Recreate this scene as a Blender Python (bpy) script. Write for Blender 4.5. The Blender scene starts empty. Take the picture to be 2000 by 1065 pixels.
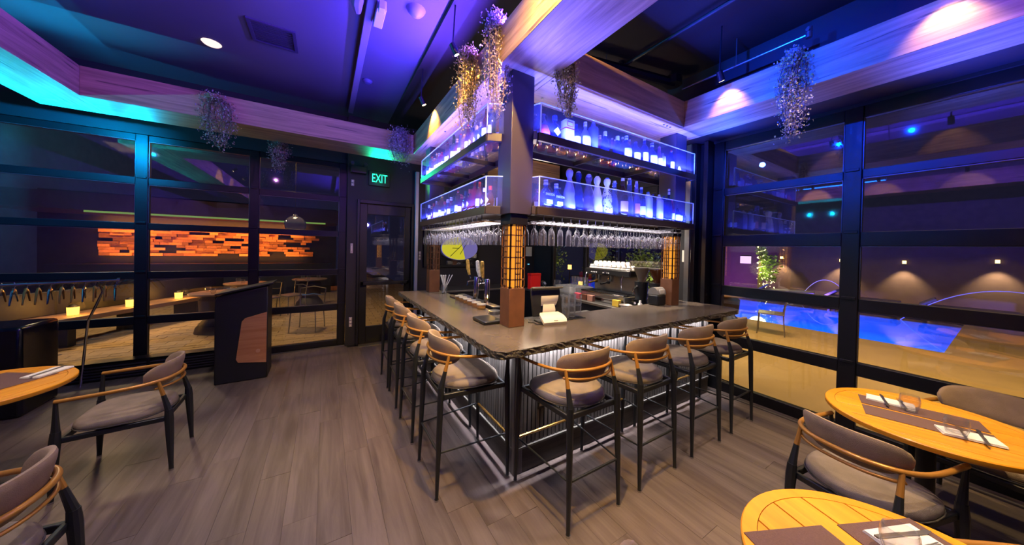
import bpy, bmesh, math, random
import numpy as np
from mathutils import Vector, Matrix
PI = math.pi
S = bpy.context.scene
COL = S.collection
# ---------------------------------------------------------------- camera
W_PX, F_PX, CX, CY = 2000.0, 596.5, 1000.0, 493.0
CAM_H = 1.7
yaw, pit, roll = math.radians(31.48), math.radians(.536), math.radians(-1.238)
Fw = Vector((math.sin(yaw)*math.cos(pit), math.cos(yaw)*math.cos(pit), -math.sin(pit)))
r0 = Vector((math.cos(yaw), -math.sin(yaw), 0)); d0 = Fw.cross(r0)
rt = r0*math.cos(roll) + d0*math.sin(roll); dn = -r0*math.sin(roll) + d0*math.cos(roll)
cd = bpy.data.cameras.new('camera'); cam = bpy.data.objects.new('camera', cd); COL.objects.link(cam)
up = -dn; bk = -Fw
cam.matrix_world = Matrix(((rt.x, up.x, bk.x, 0), (rt.y, up.y, bk.y, 0), (rt.z, up.z, bk.z, CAM_H), (0, 0, 0, 1)))
cd.sensor_width = 36; cd.sensor_fit = 'HORIZONTAL'; cd.lens = 36*F_PX/W_PX
cd.shift_x = 0; cd.shift_y = -(532.5-CY)/W_PX; cd.clip_start = .02; cd.clip_end = 200
S.camera = cam
# ---------------------------------------------------------------- view, world
S.view_settings.view_transform = 'Standard'; S.view_settings.look = 'None'
S.view_settings.gamma = 1; S.view_settings.use_curve_mapping = False
S.view_settings.exposure = 0.15
cy = S.cycles
cy.use_denoising = True; cy.max_bounces = 8; cy.diffuse_bounces = 4; cy.glossy_bounces = 4
cy.transmission_bounces = 8; cy.transparent_max_bounces = 24
cy.caustics_reflective = False; cy.caustics_refractive = False
cy.sample_clamp_indirect = 4.0; cy.blur_glossy = .5
Wd = bpy.data.worlds.new('night'); S.world = Wd; Wd.use_nodes = True
Wd.node_tree.nodes['Background'].inputs[0].default_value = (.10, .09, .22, 1)
Wd.node_tree.nodes['Background'].inputs[1].default_value = .10
# ---------------------------------------------------------------- lights
def aim(o, loc, tgt):
    o.location = loc
    o.rotation_euler = (Vector(tgt)-Vector(loc)).to_track_quat('-Z', 'Y').to_euler()
def spot(name, loc, tgt, col, w, ang=60, blend=.5, r=.03):
    l = bpy.data.lights.new(name, 'SPOT'); l.color = col; l.energy = w
    l.spot_size = math.radians(ang); l.spot_blend = blend; l.shadow_soft_size = r
    o = bpy.data.objects.new(name, l); COL.objects.link(o); aim(o, loc, tgt); return o
def area(name, loc, tgt, sx, sy, col, w, spread=180, rz=None):
    l = bpy.data.lights.new(name, 'AREA'); l.shape = 'RECTANGLE'; l.size = sx; l.size_y = sy
    l.color = col; l.energy = w; l.spread = math.radians(spread)
    o = bpy.data.objects.new(name, l); COL.objects.link(o); aim(o, loc, tgt); return o
def strip(name, p0, p1, d, width, col, w, spread=160):
    """linear LED: long axis p0-p1, shining along d"""
    p0, p1, d = Vector(p0), Vector(p1), Vector(d).normalized()
    L = (p1-p0).length; x = (p1-p0)/L; z = -d; z = (z-x*z.dot(x)).normalized(); y = z.cross(x)
    l = bpy.data.lights.new(name, 'AREA'); l.shape = 'RECTANGLE'; l.size = L; l.size_y = width
    l.color = col; l.energy = w; l.spread = math.radians(spread)
    o = bpy.data.objects.new(name, l); COL.objects.link(o)
    c = (p0+p1)/2
    o.matrix_world = Matrix(((x.x, y.x, z.x, c.x), (x.y, y.y, z.y, c.y), (x.z, y.z, z.z, c.z), (0, 0, 0, 1)))
    return o
BLUE = (.07, .10, 1); VIO = (.16, .08, 1); CYAN = (.0, .55, 1); WARM = (1, .62, .22); WHITE = (1, .84, .68); MAG = (.75, .10, 1)
# LED strips that stand on the shelves behind the glass rails
strip('shelf_led', (1.50, 2.012, 2.075), (3.70, 2.012, 2.075), (0, .25, 1), .02, (.05, .08, 1), 68)
strip('shelf_led', (1.50, 2.012, 2.665), (3.70, 2.012, 2.665), (0, .25, 1), .02, (.045, .065, 1), 120)
strip('shelf_led', (1.132, 2.30, 2.075), (1.132, 4.18, 2.075), (.25, 0, 1), .02, (.07, .08, 1), 52)
strip('shelf_led', (1.132, 2.30, 2.665), (1.132, 4.18, 2.665), (.25, 0, 1), .02, (.07, .07, 1), 95)
# unseen spots added to wash the undersides of the beams
spot('beam_wash', (1.30, 1.93, 2.64), (1.34, .9, 3.11), (.10, .10, 1), 90, 125, .8, .04)
spot('beam_wash', (1.34, -.9, 2.5), (1.34, .2, 3.11), (.14, .10, 1), 100, 120, .8, .05)
# strips along the tops of the beams, lighting the ceiling
strip('cove_led', (1.16, -1.2, 3.44), (1.16, 3.4, 3.44), (-.9, 0, .55), .03, (.10, .04, 1), 520, 150)
strip('cove_led', (-2.2, 1.5, 3.44), (-2.2, 4.4, 3.44), (.6, 0, .7), .03, (.01, .16, 1), 7, 150)
spot('cove_spot', (1.60, 1.45, 3.47), (3.41, 1.55, 3.25), (.0, .05, 1), 560, 60, .8, .006)
spot('cove_spot', (1.60, .75, 3.47), (3.41, .75, 3.25), (.0, .045, 1), 460, 60, .8, .006)
spot('cove_spot', (1.60, -.5, 3.47), (3.41, -.45, 3.3), (.30, .07, 1), 190, 58, .9, .006)
# unseen spots added near the windows to tint beam undersides and a post
spot('window_head', (3.95, 1.75, 2.72), (3.62, 1.55, 3.11), (.02, .08, 1), 70, 150, .6, .03)
spot('window_head', (3.9, .2, 2.5), (3.62, -.2, 3.11), (.03, .06, 1), 130, 150, .8, .03)
spot('window_head', (3.55, 1.75, 2.9), (4.2, 2.0, 2.4), (.02, .09, 1), 30, 120, .8, .03)
for x_ in (-3.1, -2.75, -2.4, -2.05): spot('window_head', (x_, 5.86, 2.88), (x_, 5.0, 3.11), CYAN, 46, 110, .9, .008)
for k_ in range(7): spot('window_head', (-3.0, 2.5+k_*.45, 2.84), (-2.25, 2.5+k_*.45, 3.11), CYAN, 40, 110, .9, .008)
spot('violet_fill', (-1.2, 1.2, 3.5), (-.9, 5.4, 3.2), (.75, .25, .9), 60, 70, .8, .012)
spot('violet_fill', (.6, 2.2, 3.5), (.3, 5.4, 3.1), (.35, .10, 1), 50, 60, .9, .012)
strip('rack_led', (1.55,2.20,1.982), (3.65,2.20,1.982), (0,0,-1), .22, (1,.90,.95), 8, 170)
strip('rack_led', (1.33,2.40,1.982), (1.33,4.15,1.982), (0,0,-1), .22, (1,.90,.95), 7, 170)
spot('violet_fill', (-.2, .5, 3.75), (1.3, 2.1, 2.6), (.22, .12, 1), 130, 28, .6, .012)  # unseen spot added to tint the column's upper box
spot('shelf_fill', (1.9, .5, 3.7), (2.5, 2.05, 2.35), (.34, .38, 1), 110, 42, .7, .012)  # unseen front fill added for the bottle shelves
spot('shelf_fill', (-.4, 2.6, 3.7), (1.15, 3.0, 2.35), (.34, .36, 1), 70, 44, .7, .012)
spot('machine_fill', (2.5,3.3,2.9), (3.65,3.2,1.15), (1,.85,.7), 110, 50, .6, .05)  # unseen spot added to brighten the espresso machine's front
# under-counter strips
strip('counter_led', (1.35, 1.885, 1.012), (4.0, 1.885, 1.012), (0, .30, -1), .012, (.92, .90, 1), 34, 80)
strip('counter_led', (1.20, 2.0, 1.012), (1.20, 4.35, 1.012), (.30, 0, -1), .012, (.88, .88, 1), 30, 80)
spot('cyan_fill', (-2.3, 5.0, 3.06), (-2.7, 5.95, 2.7), (0, .38, 1), 260, 130, .9, .008)  # unseen spots added to tint the window frames and ceiling corner
spot('cyan_fill', (-2.5, 4.5, 3.45), (-2.6, 5.05, 3.9), (0, .42, 1), 9, 64, .9, .05)
# ---------------------------------------------------------------- mesh helpers
class MB:
    def __init__(s): s.v = []; s.f = []
    def add(s, vs, fs):
        n = len(s.v); s.v += [tuple(v) for v in vs]; s.f += [tuple(i+n for i in f) for f in fs]; return s
    def box(s, x0, y0, z0, x1, y1, z1):
        return s.add([(x0,y0,z0),(x1,y0,z0),(x1,y1,z0),(x0,y1,z0),(x0,y0,z1),(x1,y0,z1),(x1,y1,z1),(x0,y1,z1)],
                     [(3,2,1,0),(4,5,6,7),(0,1,5,4),(1,2,6,5),(2,3,7,6),(3,0,4,7)])
    def obox(s, c, size, rz=0, rx=0, ry=0):
        m = Matrix.Translation(c) @ Matrix.Rotation(rz,4,'Z') @ Matrix.Rotation(ry,4,'Y') @ Matrix.Rotation(rx,4,'X')
        a, b, d = size[0]/2, size[1]/2, size[2]/2
        vs = [m @ Vector(p) for p in ((-a,-b,-d),(a,-b,-d),(a,b,-d),(-a,b,-d),(-a,-b,d),(a,-b,d),(a,b,d),(-a,b,d))]
        return s.add(vs, [(3,2,1,0),(4,5,6,7),(0,1,5,4),(1,2,6,5),(2,3,7,6),(3,0,4,7)])
    def rings(s, rings, closed=False, cap=True):
        n = len(rings[0]); vs = [p for r in rings for p in r]; fs = []
        m = len(rings)
        for i in range(m if closed else m-1):
            a, b = i*n, ((i+1) % m)*n
            for j in range(n):
                k = (j+1) % n; fs.append((a+j, a+k, b+k, b+j))
        if cap and not closed:
            fs.append(tuple(range(n))[::-1]); fs.append(tuple(range((m-1)*n, m*n)))
        return s.add(vs, fs)
    def tube(s, pts, r, n=8, closed=False):
        P = [Vector(p) for p in pts]; m = len(P)
        R = r if isinstance(r, (list, tuple)) else [r]*m
        rings = []; prev = None
        for i in range(m):
            if closed: t = (P[(i+1) % m]-P[i-1]).normalized()
            else: t = (P[min(i+1, m-1)]-P[max(i-1, 0)]).normalized()
            if prev is None:
                a = Vector((0,0,1)) if abs(t.z) < .9 else Vector((1,0,0))
                u = t.cross(a).normalized()
            else: u = (prev - t*prev.dot(t)).normalized()
            prev = u; w = t.cross(u)
            rings.append([P[i] + (u*math.cos(2*PI*j/n) + w*math.sin(2*PI*j/n))*R[i] for j in range(n)])
        return s.rings(rings, closed)
    def lathe(s, prof, n=16, o=(0,0,0), sx=1, sy=1, rz=0, cap=True):
        c, q = math.cos(rz), math.sin(rz)
        def pt(r, z, a):
            x, y = r*math.cos(a)*sx, r*math.sin(a)*sy
            return (o[0]+x*c-y*q, o[1]+x*q+y*c, o[2]+z)
        return s.rings([[pt(max(r, 1e-4), z, 2*PI*j/n) for j in range(n)] for r, z in prof], False, cap)
    def prism(s, poly, z0, z1):
        n = len(poly)
        vs = [(x,y,z0) for x,y in poly] + [(x,y,z1) for x,y in poly]
        return s.add(vs, [tuple(range(n))[::-1], tuple(range(n,2*n))] + [(i,(i+1)%n,n+(i+1)%n,n+i) for i in range(n)])
    def ell(s, c, r, n=12, m=7):
        pr = [(math.sin(PI*i/m), -math.cos(PI*i/m)) for i in range(m+1)]
        return s.rings([[(c[0]+r[0]*a*math.cos(2*PI*j/n) if a > 1e-6 else c[0]+1e-4*math.cos(2*PI*j/n),
                          c[1]+r[1]*a*math.sin(2*PI*j/n) if a > 1e-6 else c[1]+1e-4*math.sin(2*PI*j/n), c[2]+r[2]*b) for j in range(n)] for a, b in pr])
    def mesh(s, name, mats, smooth=35):
        me = bpy.data.meshes.new(name); me.from_pydata([tuple(v) for v in s.v], [], s.f); me.update()
        for m in (mats if isinstance(mats, (list, tuple)) else [mats]): me.materials.append(m)
        if smooth:
            me.shade_smooth(); me.set_sharp_from_angle(angle=math.radians(smooth))
        return me
    def build(s, name, mats, parent=None, smooth=35, bevel=0, loc=None, rz=0, **k):
        o = bpy.data.objects.new(name, s.mesh(name, mats, smooth)); COL.objects.link(o)
        if parent: o.parent = parent
        if loc is not None: o.location = loc; o.rotation_euler = (0,0,rz)
        if bevel:
            b = o.modifiers.new('bevel','BEVEL'); b.width = bevel; b.segments = 2; b.limit_method = 'ANGLE'; b.angle_limit = math.radians(50)
        for a, b in k.items(): o[a] = b
        return o
def thing(name, label, cat, loc=(0,0,0), rz=0, group=None):
    o = bpy.data.objects.new(name, None); COL.objects.link(o); o.empty_display_size = .1
    o.location = loc; o.rotation_euler = (0,0,rz); o['label'] = label; o['category'] = cat
    if group: o['group'] = group
    return o
def tag(o, label, cat, group=None):
    o['label'] = label; o['category'] = cat
    if group: o['group'] = group
    return o
def struct(o, name=None): o['kind'] = 'structure'; return o
def sempty(name):
    o = bpy.data.objects.new(name, None); COL.objects.link(o); o['kind'] = 'structure'; return o
def inst(name, me, parent=None, loc=(0,0,0), rot=(0,0,0), sc=None):
    o = bpy.data.objects.new(name, me); COL.objects.link(o)
    if parent: o.parent = parent
    o.location = loc; o.rotation_euler = rot
    if sc: o.scale = sc
    return o
def copy_tree(o, parent=None):
    c = o.copy(); COL.objects.link(c); c.parent = parent
    for ch in list(KIDS.get(o.name, o.children)): copy_tree(ch, c)
    return c
KIDS = {}
# ---------------------------------------------------------------- materials
def lin(h):
    c = [int(h[i:i+2], 16)/255 for i in (0,2,4)]
    return tuple(x/12.92 if x <= .04045 else ((x+.055)/1.055)**2.4 for x in c)+(1,)
def nmat(name):
    m = bpy.data.materials.new(name); m.use_nodes = True; nt = m.node_tree
    return m, nt, nt.nodes['Principled BSDF']
def plain(name, col, rough=.5, metal=0, spec=.5, em=None, ems=0, coat=0, trans=0, bump=0, bscale=60, var=0, vscale=8, rnd=0):
    m, nt, b = nmat(name); c = lin(col) if isinstance(col, str) else col
    b.inputs['Base Color'].default_value = c; b.inputs['Roughness'].default_value = rough
    b.inputs['Metallic'].default_value = metal; b.inputs['Specular IOR Level'].default_value = spec
    if coat: b.inputs['Coat Weight'].default_value = coat
    if trans: b.inputs['Transmission Weight'].default_value = trans
    if em: b.inputs['Emission Color'].default_value = lin(em) if isinstance(em, str) else em; b.inputs['Emission Strength'].default_value = ems
    tc = nt.nodes.new('ShaderNodeTexCoord')
    src = None
    if var:
        n = nt.nodes.new('ShaderNodeTexNoise'); n.inputs['Scale'].default_value = vscale; n.inputs['Detail'].default_value = 6
        nt.links.new(tc.outputs['Object'], n.inputs['Vector'])
        r = nt.nodes.new('ShaderNodeMapRange'); r.inputs['To Min'].default_value = 1-var; r.inputs['To Max'].default_value = 1+var
        r.inputs['From Min'].default_value = .3; r.inputs['From Max'].default_value = .7
        nt.links.new(n.outputs['Fac'], r.inputs['Value'])
        src = r.outputs['Result']
    if rnd:
        oi = nt.nodes.new('ShaderNodeObjectInfo'); r2 = nt.nodes.new('ShaderNodeMapRange')
        r2.inputs['To Min'].default_value = 1-rnd; r2.inputs['To Max'].default_value = 1+rnd
        nt.links.new(oi.outputs['Random'], r2.inputs['Value'])
        if src:
            mm = nt.nodes.new('ShaderNodeMath'); mm.operation = 'MULTIPLY'
            nt.links.new(src, mm.inputs[0]); nt.links.new(r2.outputs['Result'], mm.inputs[1]); src = mm.outputs[0]
        else: src = r2.outputs['Result']
    if src:
        mx = nt.nodes.new('ShaderNodeVectorMath'); mx.operation = 'SCALE'; mx.inputs[0].default_value = c[:3]
        nt.links.new(src, mx.inputs['Scale']); nt.links.new(mx.outputs[0], b.inputs['Base Color'])
    if bump:
        n = nt.nodes.new('ShaderNodeTexNoise'); n.inputs['Scale'].default_value = bscale; n.inputs['Detail'].default_value = 4
        nt.links.new(tc.outputs['Object'], n.inputs['Vector'])
        bp = nt.nodes.new('ShaderNodeBump'); bp.inputs['Strength'].default_value = bump; bp.inputs['Distance'].default_value = .01
        nt.links.new(n.outputs['Fac'], bp.inputs['Height']); nt.links.new(bp.outputs[0], b.inputs['Normal'])
    return m
def wood(name, c1, c2, axis='Y', scale=1.0, rough=.45, rnd=0, coat=0, stretch=18, cracks=0, bump=.15):
    """grain that runs along the axis (object coordinates)"""
    m, nt, b = nmat(name); N = nt.nodes; L = nt.links
    tc = N.new('ShaderNodeTexCoord'); mp = N.new('ShaderNodeMapping')
    sc = [stretch*scale]*3; sc['XYZ'.index(axis)] = scale; mp.inputs['Scale'].default_value = sc
    L.new(tc.outputs['Object'], mp.inputs['Vector'])
    vec = mp.outputs[0]
    if rnd:
        oi = N.new('ShaderNodeObjectInfo'); ad = N.new('ShaderNodeVectorMath'); ad.operation = 'ADD'
        ml = N.new('ShaderNodeMath'); ml.operation = 'MULTIPLY'; ml.inputs[1].default_value = 57.
        L.new(oi.outputs['Random'], ml.inputs[0]); L.new(vec, ad.inputs[0]); L.new(ml.outputs[0], ad.inputs[1]); vec = ad.outputs[0]
    n = N.new('ShaderNodeTexNoise'); n.inputs['Scale'].default_value = 1.2; n.inputs['Detail'].default_value = 8; n.inputs['Distortion'].default_value = .6
    n.inputs['Roughness'].default_value = .62
    L.new(vec, n.inputs['Vector'])
    cr = N.new('ShaderNodeValToRGB'); e = cr.color_ramp.elements
    e[0].position = .32; e[0].color = lin(c1); e[1].position = .68; e[1].color = lin(c2)
    L.new(n.outputs['Fac'], cr.inputs[0]); out = cr.outputs[0]
    if cracks:
        mp2 = N.new('ShaderNodeMapping'); s2 = [26.]*3; s2['XYZ'.index(axis)] = 1.1; mp2.inputs['Scale'].default_value = s2
        L.new(tc.outputs['Object'], mp2.inputs['Vector'])
        n2 = N.new('ShaderNodeTexNoise'); n2.inputs['Scale'].default_value = 1.; n2.inputs['Detail'].default_value = 3
        L.new(mp2.outputs[0], n2.inputs['Vector'])
        c2r = N.new('ShaderNodeValToRGB'); q = c2r.color_ramp.elements; q[0].position = .655; q[0].color = (1,1,1,1); q[1].position = .69; q[1].color = (1-cracks,)*3+(1,)
        L.new(n2.outputs['Fac'], c2r.inputs[0])
        mx = N.new('ShaderNodeMix'); mx.data_type = 'RGBA'; mx.blend_type = 'MULTIPLY'; mx.inputs[0].default_value = 1
        L.new(out, mx.inputs[6]); L.new(c2r.outputs[0], mx.inputs[7]); out = mx.outputs[2]
    if rnd:
        r2 = N.new('ShaderNodeMapRange'); r2.inputs['To Min'].default_value = 1-rnd; r2.inputs['To Max'].default_value = 1+rnd
        L.new(oi.outputs['Random'], r2.inputs['Value'])
        vm = N.new('ShaderNodeVectorMath'); vm.operation = 'SCALE'; L.new(out, vm.inputs[0]); L.new(r2.outputs[0], vm.inputs['Scale']); out = vm.outputs[0]
    L.new(out, b.inputs['Base Color']); b.inputs['Roughness'].default_value = rough
    if coat: b.inputs['Coat Weight'].default_value = coat; b.inputs['Coat Roughness'].default_value = .15
    if bump:
        bp = N.new('ShaderNodeBump'); bp.inputs['Strength'].default_value = bump; bp.inputs['Distance'].default_value = .004
        L.new(n.outputs['Fac'], bp.inputs['Height']); L.new(bp.outputs[0], b.inputs['Normal'])
    return m
def glassy(name, tint=(1,1,1,1), ior=1.5, body=0, bodycol=(.8,.85,1,1), rough=.02, boost=1.0, edge=0):
    """thin clear glass: what it lets through plus its mirror reflection, with a share of frosted body"""
    m = bpy.data.materials.new(name); m.use_nodes = True; nt = m.node_tree; N = nt.nodes; L = nt.links
    N.remove(N['Principled BSDF']); out = N['Material Output']
    tr = N.new('ShaderNodeBsdfTransparent'); tr.inputs[0].default_value = tint
    gl = N.new('ShaderNodeBsdfGlossy'); gl.inputs['Roughness'].default_value = rough
    fr = N.new('ShaderNodeFresnel'); ge = N.new('ShaderNodeNewGeometry')   # the same reflectance from both sides of a wall of glass
    e1 = N.new('ShaderNodeMath'); e1.operation = 'MULTIPLY_ADD'; e1.inputs[1].default_value = -2; e1.inputs[2].default_value = 1
    e2 = N.new('ShaderNodeMath'); e2.operation = 'POWER'; e2.inputs[0].default_value = ior
    L.new(ge.outputs['Backfacing'], e1.inputs[0]); L.new(e1.outputs[0], e2.inputs[1]); L.new(e2.outputs[0], fr.inputs[0])
    mx = N.new('ShaderNodeMixShader')
    if boost != 1.0:
        mu = N.new('ShaderNodeMath'); mu.operation = 'MULTIPLY'; mu.inputs[1].default_value = boost; mu.use_clamp = True
        L.new(fr.outputs[0], mu.inputs[0]); L.new(mu.outputs[0], mx.inputs[0])
    else: L.new(fr.outputs[0], mx.inputs[0])
    if body:
        df = N.new('ShaderNodeBsdfDiffuse'); df.inputs[0].default_value = bodycol
        tl = N.new('ShaderNodeBsdfTranslucent'); tl.inputs[0].default_value = bodycol
        ad = N.new('ShaderNodeMixShader'); ad.inputs[0].default_value = .5; L.new(df.outputs[0], ad.inputs[1]); L.new(tl.outputs[0], ad.inputs[2])
        m2 = N.new('ShaderNodeMixShader'); m2.inputs[0].default_value = body
        if edge:   # rim highlights are put into the body, denser towards the outline
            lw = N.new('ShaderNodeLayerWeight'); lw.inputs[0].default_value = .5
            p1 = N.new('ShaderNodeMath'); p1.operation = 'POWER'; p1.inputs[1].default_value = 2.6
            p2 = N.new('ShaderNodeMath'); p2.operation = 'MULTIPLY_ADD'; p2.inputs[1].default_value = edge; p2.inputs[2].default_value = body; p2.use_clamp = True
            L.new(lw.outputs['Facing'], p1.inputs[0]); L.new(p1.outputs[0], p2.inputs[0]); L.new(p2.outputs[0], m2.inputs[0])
        L.new(tr.outputs[0], m2.inputs[1]); L.new(ad.outputs[0], m2.inputs[2]); base = m2.outputs[0]
    else: base = tr.outputs[0]
    L.new(base, mx.inputs[1]); L.new(gl.outputs[0], mx.inputs[2]); L.new(mx.outputs[0], out.inputs[0])
    return m
def emit(name, col, s):
    return plain(name, '000000' if isinstance(col, str) else (0,0,0,1), .5, em=col, ems=s)
BLACK = plain('black_metal', '17161a', .42, .3, var=.12)
BLACKP = plain('black_paint', '131216', .5, bump=.05)
LEG = plain('black_leg', '1c1e20', .4)
BEAM_X = wood('beam_wood_x', '8a6a4c', 'c09a70', 'X', 1.0, .55, cracks=.6)
BEAM_Y = wood('beam_wood_y', '8a6a4c', 'c8a47a', 'Y', 1.0, .55, cracks=.7)
GLASS = glassy('window_glass', (.90,.91,.94,1), 1.5, boost=3.2)
CLEAR = glassy('clear_glass', (.97,.97,1,1), 1.45)
RAILG = glassy('rail_glass', (.90,.93,1,1), 1.5, body=.05, bodycol=(.6,.7,1,1))
RAILEDGE = plain('glass_edge', 'd8e4ff', .2, em=(.35,.45,1,1), ems=.22)  # LED light at the glass edges is put in as emission
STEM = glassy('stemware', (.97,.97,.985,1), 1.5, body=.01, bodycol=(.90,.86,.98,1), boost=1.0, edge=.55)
CHROME = plain('chrome', 'c8c8cc', .12, 1)
STEEL = plain('brushed_steel', '9a9896', .3, .9, var=.08)
FLOORW = wood('floor_wood', '4c403b', '695c57', 'Y', 1.0, .42, rnd=.09, stretch=14, bump=.08)
STONE = plain('countertop_stone', '564c43', .26, var=.25, vscale=3.5, bump=.03, bscale=25)
STONEEDGE = plain('countertop_edge', '4a4336', .6, var=.4, vscale=60, bump=1, bscale=90)
BARW = wood('bar_slat_wood', '3c3836', '6e6863', 'Z', 1.0, .42, rnd=.12, stretch=26)
BARK = wood('bar_kick_wood', '2a2622', '4c443c', 'X', 1.0, .5, stretch=26)
FABRIC = plain('seat_fabric', '7f7164', .85, var=.22, vscale=9, bump=.3, bscale=300)
FABRICB = plain('back_fabric', '9a8268', .85, var=.12, vscale=14, bump=.3, bscale=300)
FABRICD = plain('dark_back_fabric', '4c4640', .85, var=.1, bump=.3, bscale=300)
GOLD = plain('rail_wood', 'b07a34', .32, .25)
BRASS = plain('brass', 'c99a52', .25, .9)
TABLEW = wood('table_wood', 'd88a14', 'eda424', 'X', 1.0, .38, rnd=.07, stretch=20, coat=.2, bump=.05)
TRIMW = wood('table_rim_wood', 'da8e16', 'eca020', 'X', 1.0, .38, stretch=10, coat=.2, bump=.03)
MATW = plain('placemat', '7c5c52', .8, bump=.8, bscale=500, var=.1, vscale=200)
LINEN = plain('linen', 'e8e2da', .8, bump=.2, bscale=200)
RUST = plain('rust_steel', '6c442c', .5, .2, var=.18, vscale=10)
PURP = plain('box_column', '3c3648', .4, .1)
# ================================================================ THE SETTING
R_ = random.Random(7)
# ---- floor of vinyl planks running along Y
floor = struct(MB().box(-3.4,-3.2,-.12, 4.25,6.05,-.006).build('floor', BLACKP))
PW, PL = .1779, 1.42
plank = [MB().box(-PW/2+.0006, -PL/2+.0008, -.006, PW/2-.0006, PL/2-.0008, h).mesh('plank', FLOORW, 0) for h in (0, -.0006)]
for i in range(43):
    off = R_.random()*PL
    for j in range(6):
        y = -1.4 + j*PL + off - PL/2
        if y-PL/2 > 6.0: continue
        y1, y0 = min(y+PL/2, 6.05), y-PL/2
        o = inst('plank', plank[(i+j) % 2], floor, (-3.4+PW*(i+.5), (y0+y1)/2, 0)); o.scale = (1, (y1-y0)/PL, 1)
# ---- ceiling: grey left, black and open right; light's cut-off put into the colours
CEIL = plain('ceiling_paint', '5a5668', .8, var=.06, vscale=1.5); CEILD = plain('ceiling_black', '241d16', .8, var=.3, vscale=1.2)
WALLD = plain('wall_dark', '1c1a20', .6, bump=.05); WALLT = plain('wall_textured', '6a6254', .85, bump=.5, bscale=40, var=.2)
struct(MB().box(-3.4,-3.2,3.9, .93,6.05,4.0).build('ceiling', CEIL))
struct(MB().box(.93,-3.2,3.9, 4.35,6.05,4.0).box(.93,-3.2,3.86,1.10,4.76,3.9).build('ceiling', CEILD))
struct(MB().box(-3.5,-3.2,0, -3.4,6.05,4.0).build('wall_left', WALLT))
struct(MB().box(-3.5,-3.3,0, 4.35,-3.2,4.0).build('wall_front', WALLT))
# ---- beams
def beam(n, x0,y0,x1,y1,m): return struct(MB().box(x0,y0,3.11,x1,y1,3.40).build('trim_%d' % n, m, bevel=.004))
beam(1, 1.12,-3.2,1.57,4.76, BEAM_Y); beam(2, 1.572,1.94,3.408,2.42, BEAM_X)
beam(3, 3.41,-3.2,3.85,2.42, BEAM_Y); beam(4, -2.06,4.76,4.0,5.30, BEAM_X); beam(5, -2.55,-3.2,-2.06,5.30, BEAM_Y)
bb = MB()   # bolt heads under the beams
for x, y in ((1.60,2.02),(1.70,2.02),(1.78,2.02),(1.56,2.26),(3.16,2.02),(3.22,2.02),(3.28,2.02),(1.70,2.30),(1.22,2.8),(1.22,3.6)):
    bb.lathe([(0,3.106),(.012,3.106),(.012,3.11),(0,3.11)][::-1], 10, (x,y,0))
struct(bb.build('trim_6', BLACK))
# header over the right-hand windows and over the north windows
struct(MB().box(3.85,-3.2,3.12, 4.35,2.42,3.9).box(4.19,-3.2,3.09,4.35,2.3,3.12).build('trim_7', WALLD))
struct(MB().box(-3.4,5.94,3.10, .46,6.08,3.9).build('trim_8', WALLD))
# ---- glazed overhead doors
def glazed(n, along, pos, stiles, rails, sw, zt, t=.045, panes=True):
    w = sempty('window_%d' % n)
    def bx(a0,b0,z0,a1,b1,z1):
        return MB().box(a0,b0,z0,a1,b1,z1) if along == 'X' else MB().box(b0,a0,z0,b1,a1,z1)
    for s in stiles:
        bx(s-sw/2, pos-t, 0, s+sw/2, pos+t, zt).build('stile', BLACK, w, bevel=.006)
    for i in range(len(stiles)-1):
        a0, a1 = stiles[i]+sw/2, stiles[i+1]-sw/2
        for (z0, z1) in rails:
            bx(a0, pos-t*.8, z0, a1, pos+t*.8, z1).build('rail', BLACK, w, bevel=.005)
        for k in range(len(rails)-1):
            z0, z1 = rails[k][1], rails[k+1][0]
            bx(a0-.004, pos-.003, z0-.004, a1+.004, pos+.003, z1+.004).build('pane', GLASS, w, 0)
            g = MB(); e = .010   # thin bright glazing bead
            for q in ((a0,z0,a0+.006,z1),(a1-.006,z0,a1,z1),(a0,z1-.006,a1,z1)):
                if along == 'X': g.box(q[0],pos-.03,q[1],q[2],pos-.022,q[3])
                else: g.box(pos-.03,q[0],q[1],pos-.022,q[2],q[3])
            g.build('bead', BEAD, w, 0)
    for s in stiles:   # hinges on the stiles
        for z0, z1 in rails[1:-1]:
            h = bx(s-.045, pos-t-.012, z1-.012, s+.045, pos-t, z1+.014); h.build('hinge', BLACK, w, bevel=.003)
    return w
BEAD = plain('glazing_bead', '55525c', .35, .6)
glazed(1, 'X', 6.0, [-3.24,-2.06,-.92,.25], [(0,.10),(.61,.71),(1.21,1.30),(1.86,1.945),(2.45,2.54),(3.02,3.10)], .115, 3.1)
glazed(2, 'Y', 4.25, [-2.63,-1.49,-.35,.79,1.935], [(0,.113),(.60,.715),(1.20,1.31),(1.80,1.93),(2.43,2.51),(2.99,3.10)], .12, 3.1)
# steel post between the overhead door and the back bar, with its track
struct(MB().box(4.06,1.995,0,4.30,2.045,3.11).box(4.06,2.13,0,4.30,2.18,3.11).box(4.15,2.045,0,4.21,2.13,3.11)
       .box(4.10,1.985,1.17,4.24,1.995,1.20).build('trim_9', BLACK, bevel=.003))
struct(MB().box(4.02,2.18,0,4.06,2.24,3.11).build('trim_10', STEEL))
# windows behind the bar
glazed(3, 'Y', 4.25, [2.45,4.23,5.2], [(0,.95),(2.6,2.7)], .07, 2.7)
struct(MB().box(4.20,2.25,2.7, 4.35,6.05,3.9).box(4.20,5.235,0,4.35,5.85,2.7).box(4.20,2.18,0,4.35,2.415,2.7).build('wall_right', WALLD))
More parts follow.
